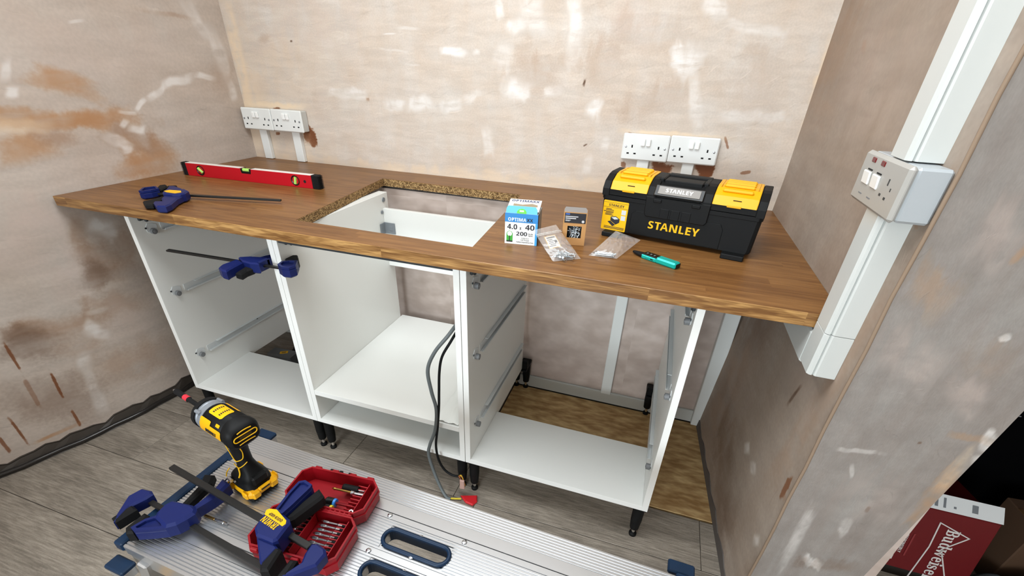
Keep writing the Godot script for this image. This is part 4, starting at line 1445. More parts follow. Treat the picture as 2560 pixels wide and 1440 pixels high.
func bag_sheet(st: SurfaceTool, c: Array, n: int, fat: Callable, sd: int) -> void:
	# two films over one quadrilateral, puffed apart by fat(u, v), creased by noise
	var f := FastNoiseLite.new()
	f.seed = sd
	f.frequency = 2.2
	f.fractal_octaves = 3
	var up: Vector3 = (c[1] - c[0]).cross(c[3] - c[0]).normalized()
	if up.y < 0:
		up = -up
	for side in [1.0, -0.15]:
		st.set_smooth_group(1 if side > 0 else 2)
		for i in n:
			for j in n:
				var q := []
				for e in [[i, j], [i + 1, j], [i + 1, j + 1], [i, j + 1]]:
					var u := float(e[0]) / n
					var v := float(e[1]) / n
					var p: Vector3 = c[0].lerp(c[1], u).lerp(c[3].lerp(c[2], u), v)
					var rim := minf(1.0, 8.0 * minf(minf(u, 1.0 - u), minf(v, 1.0 - v)))
					var crease := 1.0 - absf(f.get_noise_2d(u * 1.6 + v, v * 1.6 - u * 0.5)) * 2.4
					var h: float = fat.call(u, v) * sqrt(rim) + rim * 0.0045 * crease + rim * 0.0022 * f.get_noise_2d(u * 5.0, v * 5.0)
					p += up * h * side
					p.y = maxf(p.y, YT + 0.0006)
					q.append(p)
				quad(st, q[0], q[1], q[2], q[3], up * side)
	st.set_smooth_group(-1)

func bags() -> void:
	# left bag: leans on the blue and white box, screws in its lower end
	var c := [Vector3(1.366, 0.953, 0.741), Vector3(1.4062, 0.947, 0.648), Vector3(1.5015, 0.9015, 0.7591), Vector3(1.440, 0.9015, 0.806)]
	var st := S()
	bag_sheet(st, c, 26, func(u, v): return 0.013 * exp(-pow((v - 0.78) * 3.6, 2.0)) * sin(PI * clampf(u, 0.02, 0.98)) + 0.002 * sin(PI * u), 4)
	var o := thing("screw_bag", "clear grip-seal bag with a printed label, slumped against the 4.0 x 40 screw box", "bag")
	put("film", st, M.film, o, "clear plastic film")
	var up := Vector3(0.0, 1.0, 0.0)
	var e1: Vector3 = (c[1] - c[0])
	var e2: Vector3 = (c[3] - c[0])
	var seal: Vector3 = c[0].lerp(c[3], 0.20)
	st = S()
	tube(st, [seal + Vector3(0, 0.004, 0), c[0].lerp(c[3], 0.21).lerp(c[1].lerp(c[2], 0.21), 0.5) + Vector3(0, 0.005, 0), c[1].lerp(c[2], 0.21) + Vector3(0, 0.003, 0)], 0.0010, 6)
	tube(st, [c[0].lerp(c[3], 0.24) + Vector3(0, 0.004, 0), c[0].lerp(c[3], 0.245).lerp(c[1].lerp(c[2], 0.245), 0.5) + Vector3(0, 0.005, 0), c[1].lerp(c[2], 0.245) + Vector3(0, 0.003, 0)], 0.0008, 6)
	put("grip_seal", st, mat("e4e2df", 0.3), o, "whitish grip seal")
	var lx := face(Vector3(0.0202, -0.001, -0.031), Vector3(-0.029, 0.012, -0.048), Vector3(1.4165, 0.9235, 0.7225))
	st = S()
	box(st, Vector3(0, 0, 0), Vector3(0.042, 0.060, 0.0005), 0.0, lx)
	var lb := put("bag_label", st, mat("d9a92a", 0.5), o, "white label with a yellow border")
	st = S()
	box(st, Vector3(0, 0, 0.0004), Vector3(0.037, 0.054, 0.0004), 0.0, lx)
	put("white_field", st, M.paper, lb)
	st = S()
	box(st, Vector3(0, 0.020, 0.0008), Vector3(0.030, 0.006, 0.0003), 0.0, lx)
	for k in 5:
		box(st, Vector3(-0.006 + (k % 2) * 0.004, 0.010 - k * 0.0075, 0.0008), Vector3([0.018, 0.022, 0.016, 0.02, 0.024][k], 0.0028, 0.0003), 0.0, lx)
	box(st, Vector3(0.011, -0.002, 0.0008), Vector3(0.009, 0.012, 0.0003), 0.0, lx)
	put("print", st, M.ink, lb)
	var mid := Vector3(1.458, 0.9, 0.768)
	screws(34, "zinc screw in the bottom of the labelled bag", "screws in the labelled bag", func(r): return Transform3D(Basis.from_euler(Vector3(r.randf_range(-0.25, 0.25), r.randf() * TAU, 0)), mid + Vector3(r.randf_range(-0.018, 0.020), r.randf_range(0.005, 0.012), r.randf_range(-0.022, 0.022))), 21, 0.03)
	# right bag in front of the toolbox
	c = [Vector3(1.5655, 0.936, 0.6), Vector3(1.636, 0.918, 0.595), Vector3(1.588, 0.9015, 0.7215), Vector3(1.5154, 0.9015, 0.727)]
	st = S()
	bag_sheet(st, c, 26, func(u, v): return 0.016 * exp(-pow((v - 0.66) * 2.2, 2.0)) * sin(PI * clampf(u, 0.02, 0.98)), 9)
	o = thing("screw_bag", "crumpled clear bag of long screws lying in front of the toolbox sticker", "bag")
	put("film", st, M.film, o, "clear plastic film")
	screws(13, "long pointed zinc screw in the crumpled clear bag", "screws in the crumpled bag", func(r): return Transform3D(Basis.from_euler(Vector3(r.randf_range(-0.06, 0.06), -PI / 2.0 + r.randf_range(-0.18, 0.28), 0)), Vector3(1.550 + r.randf_range(-0.012, 0.014), 0.9 + r.randf_range(0.003, 0.009), 0.714 + r.randf_range(-0.013, 0.007))), 31, 0.05)

func teal_tool() -> void:
	var o := thing("pocket_tool", "turquoise pen-shaped pocket tool with a black display and tip", "tool", "", Transform3D(Basis(Vector3.UP, -atan2(0.0528, 0.0876)), Vector3(1.6439, YT, 0.688)))
	# local x along the tool, body from z = 0 (near side) to -0.0255
	var st := S()
	box(st, Vector3(0.0725, 0.0075, -0.0128), Vector3(0.058, 0.0150, 0.0255), 0.0035)
	box(st, Vector3(0.024, 0.0062, -0.0128), Vector3(0.046, 0.0122, 0.0255), 0.003)
	put("body", st, M.teal, o, "turquoise metallic body")
	st = S()
	prism(st, poly([2, 1, 49, 1, 43, 25, 4, 25]), 0.0118, 0.0138, Transform3D(Basis(Vector3(1, 0, 0), Vector3(0, 0, -1), Vector3(0, 1, 0)), Vector3()), 0.0006)
	var d := put("display", st, M.blackgloss, o, "black glossy display")
	st = S()
	for q in [[0.012, 0.014], [0.023, 0.013], [0.034, 0.012]]:
		box(st, Vector3(q[0], 0.0139, -q[1]), Vector3(0.004, 0.0003, 0.006))
	put("display_mark", st, M.inkgrey, d)
	st = S()
	loft(st, [pts_ring(0.004, 0.0125, 0.0055), pts_ring(-0.006, 0.0105, 0.0052), pts_ring(-0.020, 0.0065, 0.0045), pts_ring(-0.029, 0.0038, 0.0036), pts_ring(-0.032, 0.002, 0.002)])
	put("tip", st, M.rubber, o, "black tapered tip")
	st = S()
	box(st, Vector3(0.102, 0.0072, -0.0128), Vector3(0.002, 0.011, 0.02), 0.0008)
	box(st, Vector3(0.034, 0.006, 0.0002), Vector3(0.008, 0.0026, 0.001), 0.0004)
	put("end_window", st, M.blackgloss, o)
	st = S()
	box(st, Vector3(0.019, 0.006, 0.0002), Vector3(0.011, 0.003, 0.001), 0.0004)
	put("side_port", st, mat("108a80", 0.4), o)

func pts_ring(x: float, rz: float, ry: float) -> PackedVector3Array:
	var p := PackedVector3Array()
	for k in 14:
		p.append(Vector3(x, 0.0062 + sin(TAU * k / 14) * ry, -0.0128 + cos(TAU * k / 14) * rz))
	return p

# ---------------------------------------------------------------- work platform and what lies on it
func deck_frame(u := 0.0, y := 0.0, v := 0.0) -> Transform3D:
	var t := deg_to_rad(1.83)
	var f := Transform3D(Basis(Vector3(cos(t), 0, sin(t)), Vector3.UP, Vector3(-sin(t), 0, cos(t))), Vector3(0.8261, 0.5, 1.2423))
	return f * Transform3D(Basis(), Vector3(u, y, v))

func stadium(cu: float, cv: float, half: float, r: float, n := 10) -> PackedVector2Array:
	var p := PackedVector2Array()
	for k in n + 1:
		var a := -PI / 2.0 + PI * k / n
		p.append(Vector2(cu + half + cos(a) * r, cv + sin(a) * r))
	for k in n + 1:
		var a := PI / 2.0 + PI * k / n
		p.append(Vector2(cu - half + cos(a) * r, cv + sin(a) * r))
	return p

func platform() -> void:
	var o := thing("work_platform", "low aluminium work platform with a ribbed deck and navy handle rings", "platform", "", deck_frame())
	var L := 1.0
	var spans := [[0.0, 0.0745], [0.0765, 0.2505], [0.2525, 0.327]]
	var smooth_bands := [[0.047, 0.0745], [0.0765, 0.091], [0.157, 0.170], [0.236, 0.2505], [0.2525, 0.280]]
	var slots := [[0.5135, 0.1262], [0.5135, 0.2008]]
	for s in spans:
		var st := S()
		var v: float = s[0]
		var pitch := 0.0062
		# the plate below the ribs, broken round the hand holes
		if s[0] > 0.05 and s[0] < 0.1:
			for e in [[s[0], 0.106, -0.012, L], [0.1465, 0.1805, -0.012, L], [0.2205, s[1], -0.012, L], [0.106, 0.1465, -0.012, 0.447], [0.106, 0.1465, 0.580, L], [0.1805, 0.2205, -0.012, 0.447], [0.1805, 0.2205, 0.580, L]]:
				box(st, Vector3((e[2] + e[3]) / 2.0, -0.0135, (e[0] + e[1]) / 2.0), Vector3(e[3] - e[2], 0.022, e[1] - e[0]))
		else:
			box(st, Vector3((L - 0.012) / 2.0, -0.0135, (s[0] + s[1]) / 2.0), Vector3(L + 0.012, 0.022, s[1] - s[0]))
		while v < s[1] - 0.001:
			var v1 := minf(v + pitch, s[1])
			var cut := false
			var flat := false
			for b in smooth_bands:
				if v + pitch * 0.5 > b[0] and v + pitch * 0.5 < b[1]:
					flat = true
			for q in slots:
				if absf(v + pitch * 0.5 - q[1]) < 0.0225:
					cut = true
			var edge := 0.0 if flat else 0.0013
			for e in ([[-0.012, 0.444], [0.583, L]] if cut else [[-0.012, L]]):
				# one rib: a flat crown between two small grooves
				var pr := PackedVector2Array([Vector2(v, -0.0026), Vector2(v1, -0.0026), Vector2(v1, -0.0022 if not flat else -0.0001), Vector2(v1 - edge, 0.0), Vector2(v + edge, 0.0), Vector2(v, -0.0022 if not flat else -0.0001)])
				prism(st, pr, e[0], e[1], Transform3D(Basis(Vector3(0, 0, 1), Vector3(0, 1, 0), Vector3(1, 0, 0)), Vector3()))
			v = v1
		put("deck_plank", st, M.alu, o, "ribbed aluminium deck plank")
	for q in slots:
		var st := S()
		var p := []
		for e in stadium(q[0], q[1], 0.052, 0.0195):
			p.append(Vector3(e.x, 0.0018, e.y))
		tube(st, p, 0.0042, 8, true)
		ring(st, stadium(q[0], q[1], 0.052, 0.0225), stadium(q[0], q[1], 0.052, 0.0175), -0.028, 0.0005, FLAT)
		put("handle_ring", st, M.navy, o, "navy plastic ring round the hand hole")
	for q in [[0.426, 0.082], [0.598, 0.082], [0.512, 0.104], [0.516, 0.148], [0.432, 0.166], [0.600, 0.166], [0.518, 0.179], [0.516, 0.223], [0.426, 0.245], [0.598, 0.245], [0.93, 0.082], [0.93, 0.166]]:
		var st := S()
		lathe(st, [[0.0, 0.0034], [0.0018, 0.0034], [0.0022, 0.0026], [0.0046, 0.0018], [0.0055, 0.0], [0.0, 0.0]], 12, Transform3D(Basis(), Vector3(q[0], 0.0008, q[1])))
		put("rivet", st, M.steel, o)
	# side rails under the deck, end bars, corner pads, legs
	for v in [0.004, 0.323]:
		var st := S()
		box(st, Vector3(0.494, -0.028, v), Vector3(1.0, 0.045, 0.006), 0.001)
		put("side_rail", st, M.alu, o)
	for u in [-0.024, 1.012]:
		var st := S()
		box(st, Vector3(u, -0.006, 0.162), Vector3(0.022, 0.022, 0.335), 0.003)
		for v in [0.079, 0.25]:
			box(st, Vector3(u + (0.012 if u < 0 else -0.012), -0.004, v), Vector3(0.012, 0.014, 0.02), 0.002)
		put("end_bar", st, M.navy, o, "navy end bar")
	for e in [[-0.012, -0.018], [1.012, -0.026], [-0.015, 0.345], [1.012, 0.345]]:
		var st := S()
		var low := -0.038 if e[1] > 0.3 and e[0] < 0.0 else -0.014
		box(st, Vector3(e[0], low, e[1]), Vector3(0.05, 0.012, 0.028), 0.003)
		var pad := put("corner_pad", st, M.navy, o, "navy corner pad")
		st = S()
		box(st, Vector3(e[0], low - 0.016, e[1]), Vector3(0.044, 0.022, 0.024), 0.002)
		put("hinge_bracket", st, M.alu, pad)
	for e in [[0.03, 0.01, -0.06, -0.03], [0.97, 0.01, 0.06, -0.03], [0.03, 0.317, -0.06, 0.03], [0.97, 0.317, 0.06, 0.03]]:
		var st := S()
		var a := Vector3(e[0], -0.03, e[1])
		var b := Vector3(e[0] + e[2], -0.482, e[1] + e[3])
		box(st, Vector3(0, (a - b).length() / 2.0, 0), Vector3(0.036, (a - b).length(), 0.024), 0.003, Transform3D(along_y(a - b), b))
		var l := put("leg", st, M.alu, o)
		st = S()
		box(st, b + Vector3(0, -0.008, 0), Vector3(0.046, 0.018, 0.034), 0.004)
		put("foot", st, M.rubber, l)
	for u in [0.0, 0.99]:
		var st := S()
		box(st, Vector3(u, -0.24, 0.162), Vector3(0.03, 0.02, 0.34), 0.003)
		put("cross_bar", st, M.alu, o)
	var st := S()
	box(st, Vector3(-0.012, -0.14, 0.352), Vector3(0.03, 0.03, 0.03), 0.008)
	cyl(st, Vector3(-0.012, -0.14, 0.36), Vector3(-0.012, -0.128, 0.378), 0.014, 12, 0.010)
	put("locking_knob", st, M.yellow, o, "yellow locking knob")

func platform_things() -> void:
	# clamp lying half over the end of the platform
	var o := thing("bar_clamp", "large blue bar clamp lying across the left end of the platform, no badge showing", "clamp", "blue one-handed bar clamps", deck_frame())
	slab(o, "bar", [-56, 238, 322, 268, 320, 280, -57, 248], 0.014, 0.021, M.steelbar, 0.001, 0.0, "black steel bar")
	slab(o, "clamp_body", [23, 236, 69, 230, 86, 234, 92, 243, 88, 258, 81, 274, 68, 286, 29, 277, 20, 267, 17, 250], 0.010, 0.046, M.blue, 0.005, 0.0, "dark blue plastic body")
	slab(o, "jaw", [68, 285, 45, 298, 18, 311, 5, 308, 12, 285, 24, 272, 40, 270], 0.010, 0.041, M.blue, 0.003, 0.006)
	slab(o, "jaw_pad", [-12, 273, 3, 274, 14, 312, 2, 318, -12, 309], 0.0056, 0.035, M.rubber, 0.004, 0.0, "black jaw pad")
	slab(o, "handle", [71, 235, 74, 201, 71, 178, 65, 157, 92, 163, 94, 188, 91, 204, 82, 234], 0.010, 0.045, M.blue, 0.005, 0.0, "blue grip")
	slab(o, "trigger", [32, 232, 22, 183, 6, 156, 27, 149, 40, 168, 46, 230], 0.008, 0.031, M.rubber, 0.004, 0.0, "black trigger")
	slab(o, "fixed_jaw", [-75, 233, -51, 230, -39, 235, -41, 248, -51, 273, -43, 300, -46, 309, -58, 296, -82, 257], 0.006, 0.041, M.blue, 0.004, 0.006)
	slab(o, "fixed_jaw_pad", [-54, 268, -34, 272, -42, 308, -60, 304], 0.006, 0.034, M.rubber, 0.004, 0.0, "black jaw pad")
	# clamp resting on the red case
	o = thing("bar_clamp", "large blue bar clamp with a yellow badge, resting on the open red bit case", "clamp", "blue one-handed bar clamps", deck_frame())
	slab(o, "bar", [-38, 178, 364, 223, 362, 235, -39, 190], 0.058, 0.066, M.steelbar, 0.001, 0.0, "black steel bar")
	slab(o, "clamp_body", [252, 208, 257, 202, 267, 200, 305, 209, 313, 216, 317, 250, 312, 257, 275, 257, 260, 246, 253, 222], 0.046, 0.090, M.blue, 0.004, 0.0, "dark blue plastic body")
	slab(o, "jaw", [271, 255, 308, 253, 322, 258, 321, 293, 314, 290, 281, 263], 0.050, 0.086, M.blue, 0.003, 0.006)
	slab(o, "jaw_pad", [316, 256, 330, 258, 338, 296, 326, 302, 314, 290], 0.028, 0.079, M.rubber, 0.004, 0.0, "black jaw pad")
	slab(o, "handle", [267, 206, 260, 163, 259, 134, 269, 127, 289, 131, 291, 138, 288, 183, 285, 206], 0.050, 0.090, M.blue, 0.004, 0.005, "blue grip")
	slab(o, "trigger", [284, 205, 288, 160, 296, 124, 318, 135, 318, 142, 302, 198, 296, 206], 0.045, 0.076, M.rubber, 0.005, 0.0, "black trigger")
	slab(o, "fixed_jaw", [364, 225, 374, 221, 394, 225, 402, 233, 401, 256, 364, 295, 356, 293, 372, 260, 366, 244], 0.042, 0.076, M.blue, 0.004, 0.006, "brighter blue fixed jaw")
	slab(o, "fixed_jaw_pad", [351, 263, 364, 260, 368, 290, 352, 298], 0.034, 0.071, M.rubber, 0.004, 0.0, "black jaw pad")
	var bd := slab(o, "badge", [253, 210, 256, 206, 270, 202.5, 304, 215, 308, 221, 306, 227, 257, 219], 0.0895, 0.0906, M.yellow2, 0.0, 0.0, "yellow badge")
	letters(o, "IRWIN", 0.0115, face(Vector3(-1, 0, -0.16), Vector3(-0.16, 0, 1), Vector3(0.2795, 0.0907, 0.2295)), M.yellow2, true, 0.038, 0.0006)
	letters(bd, "QUICK-GRIP", 0.0052, face(Vector3(-1, 0, -0.16), Vector3(-0.16, 0, 1), Vector3(0.2815, 0.0909, 0.2165)), M.ink, true, 0.034, 0.0005)
	bit_case()
	driver()
	# loose drill bit between the clamps
	o = thing("drill_bit", "gold-tipped drill bit with a hex shank lying loose between the two large clamps", "drill bit", "", deck_frame(0.068, 0.0045, 0.2215))
	var st := S()
	lathe(st, [[0.0, 0.0], [0.0018, 0.003], [0.0024, 0.008], [0.0024, 0.034], [0.0016, 0.036]], 8, Transform3D(Basis(Vector3(0, 1, 0), Vector3(1, 0, 0), Vector3(0, 0, -1)), Vector3()))
	put("flute", st, M.brass, o, "gold coloured flute")
	st = S()
	lathe(st, [[0.0, 0.035], [0.0024, 0.035], [0.0024, 0.042], [0.0034, 0.043], [0.0034, 0.058], [0.0026, 0.0595], [0.0034, 0.061], [0.0034, 0.067], [0.0, 0.067]], 6, Transform3D(Basis(Vector3(0, 1, 0), Vector3(1, 0, 0), Vector3(0, 0, -1)), Vector3()))
	put("hex_shank", st, M.steel, o)

func case_frame() -> Transform3D:
	return deck_frame(0.295, 0.0, 0.143) * Transform3D(Basis(Vector3(0.9928, 0, -0.1196), Vector3.UP, Vector3(0.1196, 0, 0.9928)), Vector3())

func chamfer_box(x0: float, x1: float, y0: float, y1: float, c: float) -> PackedVector2Array:
	return PackedVector2Array([Vector2(x0 + c, y0), Vector2(x1 - c, y0), Vector2(x1, y0 + c), Vector2(x1, y1 - c), Vector2(x1 - c, y1), Vector2(x0 + c, y1), Vector2(x0, y1 - c), Vector2(x0, y0 + c)])

const ORD := ["first", "second", "third", "fourth", "fifth", "sixth", "seventh", "eighth"]

func bit_case() -> void:
	var o := thing("bit_case", "open red plastic bit case lying flat on the platform, half under a clamp", "case", "", case_frame())
	for e in [["lid", -0.084, 0.098, -0.093, -0.003], ["tray", -0.084, 0.101, 0.004, 0.105]]:
		var st := S()
		var p := ccw(chamfer_box(e[1], e[2], e[3], e[4], 0.016))
		prism(st, inset(p, 0.004), 0.0008, 0.004, FLAT)
		ring(st, p, inset(p, 0.0035), 0.003, 0.040, FLAT)
		ring(st, inset(p, -0.002), p, 0.022, 0.027, FLAT)
		# ribs and latches on the outer edge
		var far: float = e[3] - 0.003 if e[0] == "lid" else e[4] + 0.003
		for k in 4:
			box(st, Vector3(-0.055 + k * 0.042, 0.033, far), Vector3(0.016, 0.012, 0.006), 0.0015)
		for k in 14:
			box(st, Vector3(-0.062 + k * 0.0105, 0.034, e[4] - 0.0 if e[0] == "lid" else e[3]), Vector3(0.005, 0.01, 0.006), 0.001)
		put(e[0], st, M.redcase, o, "red lid half, open flat" if e[0] == "lid" else "red tray half with bit holders")
	var st := S()
	cyl(st, Vector3(-0.07, 0.036, 0.0005), Vector3(0.08, 0.036, 0.0005), 0.0032, 10)
	put("hinge", st, M.redcase, o)
	for h in [[0.050, 0.074, -0.082, -0.014], [0.060, 0.079, 0.012, 0.092], [-0.016, 0.004, 0.012, 0.092]]:
		st = S()
		box(st, Vector3((h[0] + h[1]) / 2.0, 0.011, (h[2] + h[3]) / 2.0), Vector3(h[1] - h[0], 0.014, h[3] - h[2]), 0.0015)
		var k: float = h[2] + 0.004
		while k < h[3]:
			box(st, Vector3((h[0] + h[1]) / 2.0, 0.023, k), Vector3(h[1] - h[0] - 0.002, 0.012, 0.0022), 0.0006)
			k += 0.0086
		box(st, Vector3(h[1] + 0.001, 0.02, (h[2] + h[3]) / 2.0), Vector3(0.002, 0.026, h[3] - h[2] + 0.004), 0.0005)
		put("bit_holder", st, mat("9c0e1c", 0.4), o, "red comb that holds bits")
	st = S()
	for q in [-0.022, 0.0, 0.022]:
		box(st, Vector3(q, 0.036, -0.0965), Vector3(0.008, 0.006, 0.005), 0.001)
	put("latch_pad", st, M.rubber, o, "small black pads on the lid edge")
	# the bits, each a thing of its own
	var cf := case_frame()
	var ax := Basis(Vector3(0, 1, 0), Vector3(-1, 0, 0), Vector3(0, 0, 1))
	for k in 7:
		var b := thing("driver_bit", "long steel bit, %s from the hinge, in the right holder of the red tray" % ORD[k], "bit", "long bits in the case tray", cf * Transform3D(ax, Vector3(0.076, 0.0245, 0.0165 + k * 0.0094)))
		st = S()
		lathe(st, [[0.0, 0.0], [0.0032, 0.0], [0.0032, 0.016], [0.0022, 0.018], [0.0022, 0.036], [0.0034, 0.039], [0.0034, 0.048], [0.0012, 0.054], [0.0, 0.054]], 6, Transform3D())
		put("shaft", st, M.steel, b)
		st = S()
		cyl(st, Vector3(0, -0.001, 0), Vector3(0, 0.007, 0), 0.0038, 10)
		put("collar", st, M.rubber, b)
	for k in 8:
		var b := thing("driver_bit", "short bit, %s from the hinge, in the left holder of the red tray" % ORD[k], "bit", "short bits in the case tray", cf * Transform3D(ax, Vector3(0.004, 0.0245, 0.0165 + k * 0.0094)))
		st = S()
		lathe(st, [[0.0, 0.0], [0.0032, 0.0], [0.0032, 0.014], [0.0022, 0.016], [0.0030, 0.021], [0.001, 0.027], [0.0, 0.027]], 6, Transform3D())
		put("shaft", st, M.steel, b)
		st = S()
		cyl(st, Vector3(0, -0.001, 0), Vector3(0, 0.009, 0), 0.0038, 10)
		put("collar", st, M.rubber, b)
	for q in [[-0.0285, "2a7fd0", "nut driver with a blue ring in the lid of the red case", 0.0092], [-0.0135, "d8c21c", "nut driver with a yellow ring in the lid of the red case", 0.0075]]:
		var b := thing("nut_driver", q[2], "nut driver", "", cf * Transform3D(ax, Vector3(0.064, 0.0245, q[0])))
		st = S()
		lathe(st, [[0.0, 0.0], [0.0032, 0.0], [0.0032, 0.038], [0.0, 0.038]], 6, Transform3D())
		put("shank", st, mat("a03038", 0.35, 0.6), b)
		st = S()
		lathe(st, [[0.0, 0.042], [q[3], 0.042], [q[3], 0.058], [q[3] * 0.8, 0.0605], [q[3] * 0.7, 0.0605], [q[3] * 0.7, 0.05], [0.0, 0.05]], 14, Transform3D())
		put("nut_socket", st, M.blackgloss, b)
		st = S()
		lathe(st, [[0.0, 0.037], [q[3] * 0.9, 0.037], [q[3] * 0.96, 0.042], [0.0, 0.042]], 14, Transform3D())
		put("colour_ring", st, mat(q[1], 0.4), b)
	o = thing("magnetic_sleeve", "black cylindrical bit sleeve in the lid of the red case", "bit holder", "", cf * Transform3D(ax, Vector3(0.070, 0.0255, -0.0695)))
	st = S()
	lathe(st, [[0.0, 0.015], [0.0068, 0.015], [0.0074, 0.018], [0.0074, 0.048], [0.0062, 0.051], [0.0, 0.051]], 16, Transform3D())
	put("sleeve", st, M.rubber, o)
	st = S()
	lathe(st, [[0.0, 0.0], [0.0034, 0.0], [0.0034, 0.016], [0.0, 0.016]], 6, Transform3D())
	put("shank", st, M.steel, o)
	o = thing("drill_bit", "gold drill bit in the lid of the red case", "drill bit", "", cf * Transform3D(ax, Vector3(0.074, 0.0295, -0.0575)))
	st = S()
	lathe(st, [[0.0, 0.026], [0.0026, 0.026], [0.0026, 0.064], [0.0034, 0.068], [0.0008, 0.074], [0.0, 0.074]], 8, Transform3D())
	put("flute", st, M.brass, o)
	st = S()
	lathe(st, [[0.0, 0.0], [0.003, 0.0], [0.003, 0.02], [0.0052, 0.022], [0.0052, 0.028], [0.0, 0.028]], 6, Transform3D())
	put("hex_shank", st, M.steel, o)
	o = thing("washer", "small white ring at the corner of the red case lid", "ring", "", cf * Transform3D(Basis.from_euler(Vector3(0.3, 0, 0.2)), Vector3(0.0735, 0.034, -0.0095)))
	st = S()
	ring(st, circle(14, 0.0052), circle(14, 0.0030), 0.0, 0.002, FLAT)
	put("ring", st, M.paper, o)

func skin(x0: float, x1: float, a0: float, a1: float, r: float, cy: float, c: float, st: SurfaceTool) -> void:
	# a patch laid round the motor housing; angles in degrees from straight up towards the left side (-z); corners cut by c
	var n := 10
	for i in n:
		var q := []
		for e in [[i, 0], [i + 1, 0], [i + 1, 1], [i, 1]]:
			var t := float(e[0]) / n
			var a := deg_to_rad(lerpf(a0, a1, t))
			var cut := c if e[0] == 0 or e[0] == n else 0.0
			var x := x0 + cut if e[1] == 0 else x1 - cut
			q.append(Vector3(x, cy + cos(a) * r, -sin(a) * r))
		var am := deg_to_rad(lerpf(a0, a1, (i + 0.5) / n))
		quad(st, q[0], q[1], q[2], q[3], Vector3(0, cos(am), -sin(am)))

